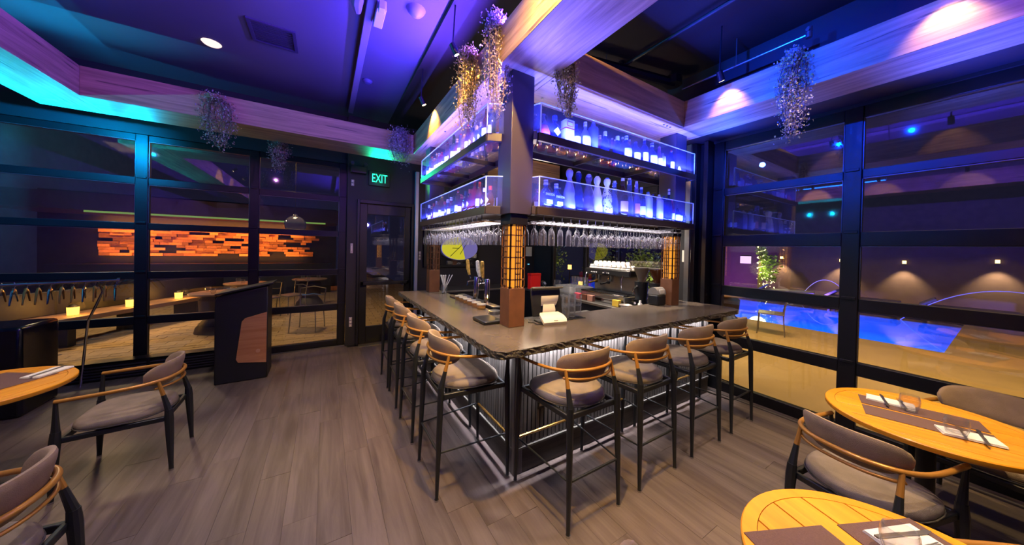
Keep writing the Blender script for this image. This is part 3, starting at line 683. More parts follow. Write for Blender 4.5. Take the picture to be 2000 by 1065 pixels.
# ================================================================ SHELVES
SHB = plain('shelf_board', '352b26', .4, var=.1); SHG = glassy('shelf_glass', (.92,.95,1,1), 1.5, body=.05, bodycol=(.5,.6,1,1))
def rail_glass(mname, pts, z0, z1, parent):
    """glass screen panels along a polyline, edges with their LED glow put in"""
    for (a, b) in zip(pts[:-1], pts[1:]):
        a, b = Vector(a), Vector(b); d_ = b-a; ang = math.atan2(d_.y, d_.x); c = (a+b)/2
        MB().obox((c.x,c.y,(z0+z1)/2), (d_.length,.006,z1-z0), ang).build('glass_screen', RAILG, parent, 0)
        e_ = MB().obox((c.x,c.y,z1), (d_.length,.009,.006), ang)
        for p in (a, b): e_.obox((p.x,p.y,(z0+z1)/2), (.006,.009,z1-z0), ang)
        e_.build('glow_edge', RAILEDGE, parent, 0)
def shelf_R(zb, zt, lab, glassfloor):
    t = thing('bottle_shelf', lab, 'shelf', (1.45,1.98,zt))
    o = Vector((-1.45,-1.98,-zt))
    def B(*a): return MB().box(a[0]+o.x,a[1]+o.y,a[2]+o.z,a[3]+o.x,a[4]+o.y,a[5]+o.z)
    B(1.44,1.975,zb,3.76,2.005,zt).build('front_board', SHB, t, bevel=.003)
    MB().obox(((1.41+1.45)/2+o.x+.005, 2.03+o.y, (zb+zt)/2+o.z), (.03,.12,zt-zb), -.55).build('end_board', SHB, t, bevel=.003)
    B(3.74,2.005,zb,3.77,2.42,zt).build('end_board', SHB, t, bevel=.003)
    B(1.44,2.40,zb,3.76,2.425,zt).build('back_board', SHB, t, bevel=.003)
    if glassfloor:
        B(1.44,2.005,zt-.012,3.76,2.40,zt-.002).build('glass_floor', SHG, t, 0)
        for xx in (2.2,3.0): B(xx,2.005,zb+.01,xx+.02,2.40,zt-.014).build('bracket', SHB, t)
    else: B(1.44,2.005,zt-.03,3.76,2.40,zt-.002).build('shelf_board', SHB, t)
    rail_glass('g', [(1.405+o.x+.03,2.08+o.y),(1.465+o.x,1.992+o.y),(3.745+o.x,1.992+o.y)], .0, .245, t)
    return t
def shelf_L(zb, zt, lab, glassfloor):
    t = thing('bottle_shelf', lab, 'shelf', (1.10,2.22,zt)); o = Vector((-1.10,-2.22,-zt))
    def B(*a): return MB().box(a[0]+o.x,a[1]+o.y,a[2]+o.z,a[3]+o.x,a[4]+o.y,a[5]+o.z)
    B(1.10,2.24,zb,1.13,4.24,zt).build('front_board', SHB, t, bevel=.003)
    MB().obox((1.165+o.x, 2.215+o.y, (zb+zt)/2+o.z), (.12,.03,zt-zb), -.45).build('end_board', SHB, t, bevel=.003)
    B(1.13,4.22,zb,1.56,4.25,zt).build('end_board', SHB, t, bevel=.003)
    B(1.54,2.26,zb,1.565,4.22,zt).build('back_board', SHB, t, bevel=.003)
    if glassfloor:
        B(1.13,2.25,zt-.012,1.54,4.22,zt-.002).build('glass_floor', SHG, t, 0)
        for yy in (2.9,3.6): B(1.13,yy,zb+.01,1.54,yy+.02,zt-.014).build('bracket', SHB, t)
    else: B(1.13,2.25,zt-.03,1.54,4.22,zt-.002).build('shelf_board', SHB, t)
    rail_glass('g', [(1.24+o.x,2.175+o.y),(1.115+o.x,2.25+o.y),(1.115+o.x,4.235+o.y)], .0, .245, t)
    return t
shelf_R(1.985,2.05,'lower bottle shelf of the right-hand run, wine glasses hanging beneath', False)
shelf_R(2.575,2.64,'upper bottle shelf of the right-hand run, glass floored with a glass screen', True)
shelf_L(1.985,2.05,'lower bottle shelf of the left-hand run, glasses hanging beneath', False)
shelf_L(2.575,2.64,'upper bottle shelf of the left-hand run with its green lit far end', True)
for (xx,yy,lb) in ((3.72,2.445,'right end of the shelves'),(2.6,2.445,'middle of the right-hand shelves'),(1.585,3.2,'middle of the left-hand shelves'),(1.53,4.27,'far end of the left-hand shelves')):
    t = thing('hanger_post', 'thin black steel post holding the %s from the beam' % lb, 'post', (xx,yy,0))
    MB().box(-.012,-.012,1.99,.012,.012,3.11).build('post', BLACK, t)
    for z in (2.02,2.61): MB().box(-.02,-.02,z-.015,.02,.02,z+.015).build('clamp', BLACK, t)
spot('green_glow', (.9,4.75,2.62), (1.12,4.15,2.60), (.1,1,.15), 6, 50, .5, .02)
# ================================================================ BOTTLES
BM = {}
def bglass(col, body):
    k = (col, body)
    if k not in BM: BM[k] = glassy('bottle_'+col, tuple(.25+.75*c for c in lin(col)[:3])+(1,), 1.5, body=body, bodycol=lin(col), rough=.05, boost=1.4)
    return BM[k]
def solid(col, rough=.35):
    k = ('s', col)
    if k not in BM: BM[k] = plain('tone_'+col, col, rough)
    return BM[k]
PROF = {  # radius (1 = body radius), z (1 = full height)
 'round': [(0,0),(.9,.0),(1,.03),(1,.38),(.93,.50),(.62,.64),(.34,.72),(.30,.76),(.30,.90),(.36,.91),(.36,.93),(.0,.93)],
 'tall':  [(0,0),(.95,0),(1,.02),(1,.58),(.92,.66),(.55,.74),(.38,.79),(.36,.93),(.0,.93)],
 'cyl':   [(0,0),(.95,0),(1,.02),(1,.76),(.9,.81),(.5,.85),(.45,.93),(.0,.93)],
 'oval':  [(0,0),(.6,0),(.82,.06),(1,.28),(.98,.45),(.75,.62),(.40,.72),(.30,.76),(.30,.90),(.0,.92)],
 'figure':[(0,0),(.9,0),(1,.04),(.96,.18),(.80,.34),(.86,.40),(.84,.46),(.60,.62),(.38,.74),(.34,.78),(.50,.84),(.56,.90),(.48,.95),(.0,.955)],
 'decanter':[(0,0),(.9,0),(1,.05),(.96,.25),(.60,.50),(.36,.66),(.28,.74),(.26,.86),(.36,.87),(.0,.875)],
 'slim':  [(0,0),(.95,0),(1,.02),(1,.5),(.8,.62),(.55,.72),(.45,.92),(.55,.93),(.0,.93)],
 'flute': [(0,0),(.95,0),(.9,.1),(.72,.4),(.50,.7),(.42,.92),(.55,.94),(.0,.94)],
}
MC = {}
def bottle(x, y, z, h, r, kind, gcol, body, capcol, labcol, label, grp, rz=None, lab=(.14,.40), liquid=None, back=False, txt=None, face='Y'):
    k = (kind, gcol, body, capcol, labcol, round(h,3), round(r,3), lab, liquid, txt)
    rz_ = 0 if face == 'Y' else -PI/2
    if k in MC and not txt:
        src = MC[k]; c = src.copy(); COL.objects.link(c); c.location = (x,y,z); c.rotation_euler = (0,0,rz_); c['label'] = label; c['group'] = grp
        for ch in KIDS[src.name]:
            q = ch.copy(); COL.objects.link(q); q.parent = c
        return c
    t = thing('bottle', label, 'bottle', (x,y,z), rz_, grp); kids = []
    gm = solid(gcol) if body == 1 else bglass(gcol, body)
    if kind == 'box':
        kids.append(MB().box(-r,-r*.7,0,r,r*.7,h).build('carton', gm, t, bevel=.002))
        kids.append(MB().box(-r-.001,-r*.7-.001,h*.62,r+.001,r*.7+.001,h*.66).build('stripe', solid('c02838'), t))
        kids.append(MB().box(-r*.7,-r*.7-.0015,h*.72,r*.7,-r*.7,h*.92).build('label', solid('c84a5c'), t))
        kids.append(MB().box(-r*.55,-r*.7-.0025,h*.75,r*.55,-r*.7-.001,h*.89).build('label_panel', solid('e0dcf0'), t))
    else:
        kids.append(MB().lathe([(a*r, b*h) for a,b in PROF[kind]], 14, sx=1, sy=.62 if kind == 'oval' else 1).build('glass', gm, t, 60))
        ct = PROF[kind][-1][1]*h; cr = max(.011, r*.33)
        if kind == 'decanter':
            kids.append(MB().lathe([(.008,0),(.009,.012),(.026,.03),(.028,.05),(.015,.062),(0,.063)], 12, (0,0,ct)).build('stopper', CLEAR, t, 60))
        elif kind != 'figure':
            kids.append(MB().lathe([(cr,-.030*h/.3),(cr,.0),(cr*.95,h-ct),(0,h-ct)], 12, (0,0,ct)).build('cap', solid(capcol), t))
        else:
            kids.append(MB().ell((0,0,h*.955), (r*.40,r*.40,h*.045), 12, 6).build('cap', solid(capcol), t))
        if liquid:
            kids.append(MB().lathe([(a*r*.90, b*h+.004) for a,b in PROF[kind] if b <= .42]+[(0,.42*h)], 12).build('liquid', bglass(liquid, .35), t, 60))
        if labcol and kind == 'oval':   # diamond or badge
            m_ = MB(); w = r*.55; zc = h*.36; yy = -r*.63
            m_.add([(0,yy-.003,zc-w),(w,yy+.004,zc),(0,yy-.003,zc+w),(-w,yy+.004,zc),(0,yy+.02,zc)], [(0,1,2,3),(0,4,1),(1,4,2),(2,4,3),(3,4,0)])
            kids.append(m_.build('label', solid(labcol), t, 0))
        elif labcol:
            # curved paper label on the front half
            rb_ = [r*1.012]*2; n_ = 12; a0, a1 = -PI*.86, -PI*.14
            def rad(zf):
                P = PROF[kind]
                for (ra,za),(rb2,zb2) in zip(P[:-1],P[1:]):
                    if za <= zf <= zb2 and zb2 > za: return (ra+(rb2-ra)*(zf-za)/(zb2-za))*r
                return r
            m_ = MB(); zz = [lab[0]+(lab[1]-lab[0])*i/4 for i in range(5)]
            for zf in zz:
                R0 = rad(zf)+.0016
                for j in range(n_+1):
                    a = a0+(a1-a0)*j/n_; m_.v.append((R0*math.cos(a), R0*math.sin(a), zf*h))
            for i in range(4):
                for j in range(n_):
                    q = i*(n_+1)+j; m_.f.append((q,q+1,q+n_+2,q+n_+1))
            kids.append(m_.build('label', solid(labcol, .6), t, 60))
    if txt:
        o = text(txt, .024, solid('e8ecff'), t, (0,-r-.004,h*.47), (PI/2,0,0)); o.scale = (.95,1.2,1)
    MC[k] = t; KIDS[t.name] = kids
    return t
NUM = ['first','second','third','fourth','fifth','sixth','seventh','eighth','ninth','tenth','eleventh','twelfth','thirteenth','fourteenth','fifteenth','sixteenth','seventeenth','eighteenth','nineteenth','twentieth','twenty-first','twenty-second']
# lower shelf of the right-hand run, front row, from the column
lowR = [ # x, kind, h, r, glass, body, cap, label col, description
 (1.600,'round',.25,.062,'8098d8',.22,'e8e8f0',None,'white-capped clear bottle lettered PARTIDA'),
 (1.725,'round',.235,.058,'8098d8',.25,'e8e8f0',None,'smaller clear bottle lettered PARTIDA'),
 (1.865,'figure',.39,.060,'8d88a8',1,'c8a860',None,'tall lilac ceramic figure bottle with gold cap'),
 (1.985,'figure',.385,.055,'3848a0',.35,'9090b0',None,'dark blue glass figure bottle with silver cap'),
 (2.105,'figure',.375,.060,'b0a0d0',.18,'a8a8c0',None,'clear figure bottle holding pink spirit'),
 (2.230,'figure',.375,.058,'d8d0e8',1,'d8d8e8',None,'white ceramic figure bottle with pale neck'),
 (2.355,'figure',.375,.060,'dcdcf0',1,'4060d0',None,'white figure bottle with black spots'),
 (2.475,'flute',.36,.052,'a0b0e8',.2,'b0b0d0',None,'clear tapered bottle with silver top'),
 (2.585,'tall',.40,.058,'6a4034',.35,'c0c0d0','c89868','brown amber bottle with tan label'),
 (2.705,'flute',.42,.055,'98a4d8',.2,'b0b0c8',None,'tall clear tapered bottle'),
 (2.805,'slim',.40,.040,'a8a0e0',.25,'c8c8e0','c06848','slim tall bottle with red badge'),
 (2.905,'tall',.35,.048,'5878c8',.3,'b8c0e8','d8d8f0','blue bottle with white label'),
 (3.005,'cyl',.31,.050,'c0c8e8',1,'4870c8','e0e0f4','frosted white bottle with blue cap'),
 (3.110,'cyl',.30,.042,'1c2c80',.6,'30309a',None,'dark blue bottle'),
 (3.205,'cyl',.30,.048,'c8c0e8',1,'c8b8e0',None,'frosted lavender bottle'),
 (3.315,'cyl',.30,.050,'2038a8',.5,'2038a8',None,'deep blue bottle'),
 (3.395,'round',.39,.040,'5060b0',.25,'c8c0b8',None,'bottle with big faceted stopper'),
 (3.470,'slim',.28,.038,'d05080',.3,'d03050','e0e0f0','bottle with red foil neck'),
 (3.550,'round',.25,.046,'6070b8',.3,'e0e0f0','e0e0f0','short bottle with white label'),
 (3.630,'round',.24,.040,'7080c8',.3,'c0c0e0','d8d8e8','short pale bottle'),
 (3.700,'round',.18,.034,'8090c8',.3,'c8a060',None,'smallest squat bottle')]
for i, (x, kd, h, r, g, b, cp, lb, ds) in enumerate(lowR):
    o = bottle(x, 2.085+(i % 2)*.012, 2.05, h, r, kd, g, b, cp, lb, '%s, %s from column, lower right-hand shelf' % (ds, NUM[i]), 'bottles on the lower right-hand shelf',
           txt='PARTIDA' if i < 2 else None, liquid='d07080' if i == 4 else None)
    if i < 2:
        MB().box(-.028,-r-.003,h*.16,.028,-r+.008,h*.30).build('paper_label', solid('dfe2f4'), o)
    if i == 6:   # spots painted on the white figure
        sp = MB(); q = random.Random(3)
        for k in range(60):
            zf = q.uniform(.06,.68); a = q.uniform(-PI,0)
            P = PROF['figure']
            for (ra,za),(rb,zb) in zip(P[:-1],P[1:]):
                if za <= zf <= zb and zb > za: R0 = (ra+(rb-ra)*(zf-za)/(zb-za))*r
            sp.obox((R0*math.cos(a), R0*math.sin(a), zf*h), (.003,.008,.010), a)
        sp.build('painted_spots', solid('20243c'), o, 0)
upR = [
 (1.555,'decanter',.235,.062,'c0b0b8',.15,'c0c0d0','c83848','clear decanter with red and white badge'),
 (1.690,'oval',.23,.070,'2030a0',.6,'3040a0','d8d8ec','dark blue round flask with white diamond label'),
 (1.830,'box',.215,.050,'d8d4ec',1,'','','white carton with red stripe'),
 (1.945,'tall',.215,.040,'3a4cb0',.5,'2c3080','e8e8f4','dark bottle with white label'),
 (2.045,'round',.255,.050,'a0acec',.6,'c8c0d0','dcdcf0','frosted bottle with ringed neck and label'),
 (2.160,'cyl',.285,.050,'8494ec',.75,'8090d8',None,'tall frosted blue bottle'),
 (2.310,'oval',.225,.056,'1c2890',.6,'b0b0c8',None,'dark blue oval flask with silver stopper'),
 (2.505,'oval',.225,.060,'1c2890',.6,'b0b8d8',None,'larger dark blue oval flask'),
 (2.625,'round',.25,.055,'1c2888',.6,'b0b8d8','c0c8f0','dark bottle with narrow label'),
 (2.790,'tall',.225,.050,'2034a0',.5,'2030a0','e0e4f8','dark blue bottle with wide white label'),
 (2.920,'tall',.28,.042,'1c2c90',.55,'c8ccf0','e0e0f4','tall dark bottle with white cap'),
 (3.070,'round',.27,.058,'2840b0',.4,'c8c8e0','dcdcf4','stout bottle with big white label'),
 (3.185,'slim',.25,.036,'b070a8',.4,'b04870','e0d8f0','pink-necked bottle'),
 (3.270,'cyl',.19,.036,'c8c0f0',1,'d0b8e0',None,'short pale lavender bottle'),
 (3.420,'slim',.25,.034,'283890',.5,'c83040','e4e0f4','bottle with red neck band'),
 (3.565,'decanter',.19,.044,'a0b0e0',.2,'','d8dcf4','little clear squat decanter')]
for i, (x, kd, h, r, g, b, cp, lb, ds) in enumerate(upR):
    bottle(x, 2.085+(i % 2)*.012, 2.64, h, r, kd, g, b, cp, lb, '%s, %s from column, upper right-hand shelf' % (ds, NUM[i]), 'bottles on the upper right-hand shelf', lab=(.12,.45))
tones = [('b06018',.35,'amber'),('c8a030',.3,'golden'),('d8c8b8',.2,'clear'),('5c7a20',.35,'green'),('7a3820',.4,'brown'),('c02818',.4,'red'),('90a0c8',.25,'pale blue'),('a06828',.35,'honey-coloured')]
kinds = [('tall',.27,.038,'slim'),('round',.22,.044,'squat'),('cyl',.25,.040,'straight-sided'),('oval',.21,.050,'flask-shaped'),('slim',.29,.034,'thin-necked')]
caps = ['c8b090','1c1c22','d8d8e0','b03020','c8a040']
rb = random.Random(21)
def row(fn, n, shelf, z, face, rown, seed, labs=True, fl=.85):
    q = random.Random(seed)
    for i in range(n):
        g, b, gn = tones[q.randrange(8)]; kd, h, r, kn = kinds[q.randrange(5)]; cp = caps[q.randrange(5)]
        x, y = fn(i/(n-1)); lb = 'dcd6d8' if q.random() < fl else None
        bottle(x, y, z, round(h*q.choice([.9,1,1.08]),3), r, kd, g, b, cp, lb, '%s %s bottle, %s from the column in the %s row, %s' % (kn, gn, NUM[i], rown, shelf), 'bottles on the '+shelf, face=face)
row(lambda t: (1.56+t*2.08, 2.205), 19, 'upper right-hand shelf', 2.64, 'Y', 'middle', 5)
row(lambda t: (1.60+t*2.06, 2.325), 18, 'upper right-hand shelf', 2.64, 'Y', 'back', 6)
row(lambda t: (1.62+t*2.00, 2.24), 16, 'lower right-hand shelf', 2.05, 'Y', 'back', 7)
row(lambda t: (1.20, 2.34+t*1.80), 19, 'upper left-hand shelf', 2.64, 'X', 'front', 8)
row(lambda t: (1.34, 2.32+t*1.80), 17, 'upper left-hand shelf', 2.64, 'X', 'back', 9)
row(lambda t: (1.20, 2.34+t*1.80), 18, 'lower left-hand shelf', 2.05, 'X', 'front', 10)
row(lambda t: (1.36, 2.32+t*1.80), 16, 'lower left-hand shelf', 2.05, 'X', 'back', 12)
# warm lamps under the upper shelves light the amber rows from behind
strip('back_led', (1.6,2.39,2.70), (3.7,2.39,2.70), (0,-1,.1), .02, (1,.55,.2), 5, 140)
strip('back_led', (1.53,2.35,2.70), (1.53,4.1,2.70), (-1,0,.1), .02, (1,.55,.2), 6, 140)
# ================================================================ HANGING GLASSES
rk_ = thing('glass_rack', 'chrome stemware rack under the lower right-hand shelf', 'rack', (1.55,2.05,1.94))
for i in range(21):
    m = MB()
    for dx in (-.022,.022): m.tube([(i*.1+dx,-.045,-.004),(i*.1+dx,.32,-.004)], .003, 6)
    m.tube([(i*.1-.022,-.04,-.004),(i*.1-.022,-.04,.045)], .003, 6).build('wire', CHROME, rk_)
rk2 = thing('glass_rack', 'chrome stemware rack under the lower left-hand shelf', 'rack', (1.165,2.35,1.94))
for i in range(19):
    m = MB()
    for dy in (-.022,.022): m.tube([(-.05,i*.1+dy,-.004),(.33,i*.1+dy,-.004)], .003, 6)
    m.tube([(-.045,i*.1-.022,-.004),(-.045,i*.1-.022,.045)], .003, 6).build('wire', CHROME, rk2)
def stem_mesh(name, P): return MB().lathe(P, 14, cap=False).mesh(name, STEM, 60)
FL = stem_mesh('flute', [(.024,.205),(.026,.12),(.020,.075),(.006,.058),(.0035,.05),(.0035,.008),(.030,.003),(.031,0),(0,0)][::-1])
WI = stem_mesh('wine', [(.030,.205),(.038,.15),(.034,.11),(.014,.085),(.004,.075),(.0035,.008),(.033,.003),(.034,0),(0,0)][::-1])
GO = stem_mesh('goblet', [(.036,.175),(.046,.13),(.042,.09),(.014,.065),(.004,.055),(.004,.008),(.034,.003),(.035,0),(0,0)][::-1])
def flip(me, x, y, name, lab, grp, z=1.945):
    o = inst(name, me, None, (x,y,z), (PI,0,rb.uniform(0,.5))); return tag(o, lab, 'glass', grp)
DEP = ['front','second','third','back']
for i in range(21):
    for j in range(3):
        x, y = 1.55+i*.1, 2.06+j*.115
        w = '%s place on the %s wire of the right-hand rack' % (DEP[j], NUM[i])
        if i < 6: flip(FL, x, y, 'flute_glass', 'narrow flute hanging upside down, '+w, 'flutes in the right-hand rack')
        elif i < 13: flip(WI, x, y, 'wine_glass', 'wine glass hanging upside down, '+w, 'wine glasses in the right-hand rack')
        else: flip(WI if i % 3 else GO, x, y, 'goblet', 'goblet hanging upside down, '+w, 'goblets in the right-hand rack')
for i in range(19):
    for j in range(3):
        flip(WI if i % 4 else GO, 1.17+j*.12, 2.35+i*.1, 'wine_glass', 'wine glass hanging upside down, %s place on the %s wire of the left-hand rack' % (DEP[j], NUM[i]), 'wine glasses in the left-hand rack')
# ================================================================ STOOLS AND CHAIRS
def se(t, a, b, n):   # superellipse point
    c, s = math.cos(t), math.sin(t)
    return (a*math.copysign(abs(c)**(2/n), c), b*math.copysign(abs(s)**(2/n), s))
def hoop(t, w=.262, yf=.25, yb=-.29, e=.42): return (-w*math.copysign(abs(math.cos(t))**.9, math.cos(t)), yf-(yf-yb)*math.sin(t)**e)
def seat_chair(kind, label, loc, rz, group, back=FABRICB, w=1.0):
    stool = kind == 'stool'
    zs, zr, zf, zb0, zb1 = (.735,.965,.925,.865,1.075) if stool else (.435,.675,.655,.615,.80)
    t = thing('bar_stool' if stool else 'armchair', label, 'stool' if stool else 'chair', loc, rz, group); kids = []
    A = kids.append
    # seat cushion: domed rounded D
    m = MB(); N = 28; prof = [(.0,-.028),(.84,-.03),(.97,-.02),(1.0,-.002),(.985,.018),(.92,.034),(.74,.046),(.4,.052),(0,.054)]
    rings = []
    for k, z in prof:
        ring = []
        for j in range(N):
            x, y = se(2*PI*j/N, .245*w, .235, 3.3 if j < N/2 else 2.4)
            tap = 1-.10*(-(y)/.235 if y < 0 else 0)
            ring.append((x*tap*max(k,.001), y*max(k,.001)+.005, zs+z))
        rings.append(ring)
    m.rings(rings); A(m.build('seat', FABRIC, t, 60))
    pp_ = [(lambda p: (p[0]*(1-.10*(-(p[1])/.235 if p[1] < 0 else 0))*1.003, p[1]*1.003+.005, zs-.012))(se(2*PI*j/36, .245*w, .235, 3.3 if j < 18 else 2.4)) for j in range(36)]
    A(MB().tube(pp_, .004, 6, True).build('piping', FABRICD, t, 60))
    # apron frame under the seat
    fr = MB()
    fx, bx_ = .238*w, .205*w
    for a, b in (((-fx,.235),(fx,.235)),((-bx_,-.225),(bx_,-.225)),((-fx,.235),(-bx_,-.225)),((fx,.235),(bx_,-.225))):
        d_ = Vector(b)-Vector(a); c = (Vector(a)+Vector(b))/2
        fr.obox((c.x,c.y,zs-.046), (d_.length,.026,.036), math.atan2(d_.y,d_.x))
    A(fr.build('seat_frame', LEG, t, bevel=.006))
    # four legs, thickest at the seat, slender above it
    def leg(x0,y0,x1,y1,zt,x2,y2,mat_top):
        ts = [0,.04,.5,.85,1.0]; zz = [0.012, .05, zs*.55, zs-.05, zs+.02]
        P = [(x0+(x1-x0)*z/zs, y0+(y1-y0)*z/zs, z) for z in zz]; R = ([.0115,.012,.019,.0215,.0205] if stool else [.013,.014,.022,.026,.022])
        A(MB().tube(P, R, 10).build('leg', LEG, t))
        q = P[-1]
        mid = ((q[0]+x2)/2,(q[1]+y2)/2,(q[2]+zt)/2)
        A(MB().tube([(q[0],q[1],q[2]-.005), mid], [.0200,.0135], 10).build('leg_neck', LEG, t))
        A(MB().tube([mid, (x2,y2,zt)], [.0135,.0095], 10).build('leg_top', GOLD if mat_top else LEG, t))
        A(MB().tube([(x0,y0,0),(x0,y0,.013)], .014, 10).build('glide', CHROME, t))
    for s in (-1,1):
        leg(s*.262*w,.262,s*.25*w,.25,zf,s*.262*w,.245,False)
        leg(s*.222*w,-.265,s*.208*w,-.245,zr,s*.20*w,-.186,True)
    # bent rail, ends at the front legs, dips towards them
    P = []
    for i in range(33):
        tt = .0+PI*i/32; x, y = hoop(tt, .262*w, .25, -.262); P.append((x, y, zf+(zr-zf)*min(1, math.sin(tt)**.5*1.05)))
    A(MB().tube(P, .0105 if stool else .013, 10).build('arm_rail', GOLD, t, 60))
    P = []
    for i in range(17):
        tt = PI*.215+PI*.57*i/16; x, y = hoop(tt, .258*w, .25, -.262); P.append((x, y, zr-.055))
    A(MB().tube(P, .0085, 10).build('back_rail', GOLD, t, 60))
    # padded back, swept along the hoop inside the rail
    rings = []; n = 24; zc = (zb0+zb1)/2; hh = (zb1-zb0)/2
    for i in range(n+1):
        f = i/n; tt = PI*.17+PI*.66*f; x, y = hoop(tt, .232*w, .25, -.232)
        e = 1-abs(2*f-1)**3.2; e = max(.02, e)**.5
        x2, y2 = hoop(tt+.01, .232*w, .25, -.232); tx, ty = x2-x, y2-y; l_ = math.hypot(tx,ty); nx, ny = ty/l_, -tx/l_
        if nx*x+ny*y < 0: nx, ny = -nx, -ny
        ring = []
        for j in range(14):
            a = 2*PI*j/14; c, s = se(a, 1, 1, 2.6)
            th = .021*(.55+.45*e); up = hh*(.25+.75*e)
            lean = .022*(s*up/hh)
            ring.append((x+nx*(c*th+lean), y+ny*(c*th+lean), zc+s*up+.012*(e-1)))
        rings.append(ring)
    A(MB().rings(rings).build('backrest', back, t, 60))
    if stool:
        zz = .325
        A(MB().tube([(-.255*w,.255,zz),(.255*w,.255,zz)], .0105, 8).build('footrest', BRASS, t))
        for s in (-1,1): A(MB().tube([(s*.255*w,.255,zz),(s*.215*w,-.255,zz-.01)], .0065, 8).build('stretcher', LEG, t))
        A(MB().tube([(-.215*w,-.255,zz-.01),(.215*w,-.255,zz-.01)], .0085, 8).build('stretcher', LEG, t))
    KIDS[t.name] = kids; return t
def again(src, label, loc, rz):
    c = copy_tree(src); c.location = loc; c.rotation_euler = (0,0,rz); c['label'] = label; return c
g = 'bar stools around the counter'
s0 = seat_chair('stool', 'bar stool at the front of the bar, nearest the camera, its back to us', (1.475,1.605,0), 0, g)
SR = [(2.145,'second bar stool from the corner along the right-hand side of the bar',.01), (2.845,'third bar stool from the corner along the right-hand side of the bar',-.015), (3.51,'last bar stool on the right, beside the glass wall',.01)]
for x, lb, a in SR: again(s0, lb, (x,1.612,0), a)
for y, lb, a in ((2.20,'first bar stool left of the corner, its seat half in light',0), (2.90,'second bar stool from the corner along the left-hand side',.02), (3.55,'third bar stool from the corner along the left-hand side',-.02), (4.10,'farthest bar stool on the left, nearest the exit door',.01)):
    again(s0, lb, (.925,y,0), -PI/2+a)
def fr(dx, dy): return math.atan2(dy, dx)-PI/2   # rotation that turns local +y towards (dx,dy)
g2 = 'low dining armchairs'
c0 = seat_chair('chair', 'grey armchair on the left, seen from the side beside the slatted door sill', (-1.225,3.455,0), fr(-1,-.02), g2)
again(c0, 'grey armchair cut off by the bottom left corner of the picture', (-1.225,2.04,0), fr(-1,.02))
again(c0, 'armchair with its back to us at the upright round table on the right', (2.600,.405,0), fr(.975,-.22))
again(c0, 'dark-backed armchair on the far side of the right-hand round table', (3.66,.06,0), fr(-1,.12))
again(c0, 'armchair at the bottom edge, left of the nearest round table', (.90,.375,0), fr(.88,-.47))
again(c0, 'armchair at the bottom right corner beyond the nearest round table', (1.97,-.23,0), fr(-.79,.61))
# ================================================================ TABLES
def table(cx, cy, ang, lab, r=.42, z=.75):
    t = thing('round_table', lab, 'table', (cx,cy,0), ang, 'round wooden dining tables')
    ri = r-.045; W = .135; N = 5
    # slatted inner boards, each its own plank, run along local x
    for k in range(-3,4):
        y0, y1 = k*W-W/2+.003, k*W+W/2-.003
        if max(abs(y0),abs(y1)) >= ri and min(abs(y0),abs(y1)) >= ri: continue
        a0 = max(-ri+.004, y0); a1 = min(ri-.004, y1)
        if a1 <= a0: continue
        pts = []
        for i in range(9):
            yy = a0+(a1-a0)*i/8; pts.append((math.sqrt(max(0,(ri-.002)**2-yy*yy)), yy))
        poly = pts+[(-x, y) for x, y in reversed(pts)]
        MB().prism(poly, z-.026, z).build('plank', TABLEW, t, bevel=.0015)
    n = 64; m = MB()
    for (ra, zz) in ((ri,z-.03),(r-.004,z-.03),(r,z-.024),(r,z-.005),(r-.004,z),(ri,z)):
        m.v += [(ra*math.cos(2*PI*j/n), ra*math.sin(2*PI*j/n), zz) for j in range(n)]
    for i in range(6):
        for j in range(n):
            k = (j+1) % n; a, b = i*n, ((i+1)%6)*n
            m.f.append((a+j,a+k,b+k,b+j))
    m.build('rim', TRIMW, t)
    MB().lathe([(0,z-.034),(.18,z-.034),(.18,z-.028),(0,z-.028)], 24).build('support_plate', BLACKP, t)
    MB().lathe([(0,.02),(.038,.02),(.038,z-.034),(0,z-.034)], 16).build('pedestal', LEG, t)
    MB().lathe([(0,0),(.25,0),(.25,.012),(.05,.03),(0,.03)], 32).build('base', LEG, t)
    return t
table(3.04,.24,math.radians(-75),'round slatted wooden table on the right beside the glass, laid for two')
table(1.42,.09,math.radians(70),'nearest round slatted wooden table at the bottom right edge')
table(-1.90,3.36,math.radians(60),'round wooden table cut off by the left edge')
def placemat(x, y, a, lab, lx=.47, ly=.165):
    return tag(MB().box(-lx/2,-ly/2,0,lx/2,ly/2,.003).build('placemat', MATW, loc=(x,y,.7505), rz=a), lab, 'placemat', 'woven placemats')
def cutlery(x, y, a, z, lab, kind):
    t = thing(kind, lab, 'cutlery', (x,y,z), a, 'cutlery on napkins')
    if kind == 'fork':
        MB().box(-.10,-.004,0,.03,.004,.003).build('handle', STEEL, t)
        m = MB().box(.03,-.010,0,.055,.010,.003)
        for k in range(4): m.box(.055,-.010+k*.0058,0,.095,-.0075+k*.0058,.002)
        m.build('tines', STEEL, t)
    else:
        MB().box(-.11,-.006,0,-.01,.006,.005).build('handle', STEEL, t)
        MB().prism([(-.01,-.005),(.085,-.008),(.11,.0),(.10,.007),(-.01,.006)], .001, .003).build('blade', STEEL, t)
def napkin(x, y, a, lab):
    t = thing('napkin', lab, 'napkin', (x,y,.754), a, 'folded white napkins')
    for k in range(3): MB().prism([(-.10+k*.003,-.055),(.10,-.055+k*.002),(.104-k*.003,.055),(-.10,.052-k*.002)], k*.0035, k*.0035+.003).build('fold', LINEN, t, bevel=.001)
TUM = [(.0,0),(.028,0),(.034,.012),(.042,.04),(.044,.065),(.040,.09),(.038,.095),(.036,.095),(.038,.088),(.041,.065),(.039,.042),(.030,.018),(0,.014)]
TUMB = MB().lathe(TUM, 20).mesh('tumbler', glassy('tumbler_glass', (.94,.94,.95,1), 1.5, body=.01, boost=1.5, edge=.35), 60)
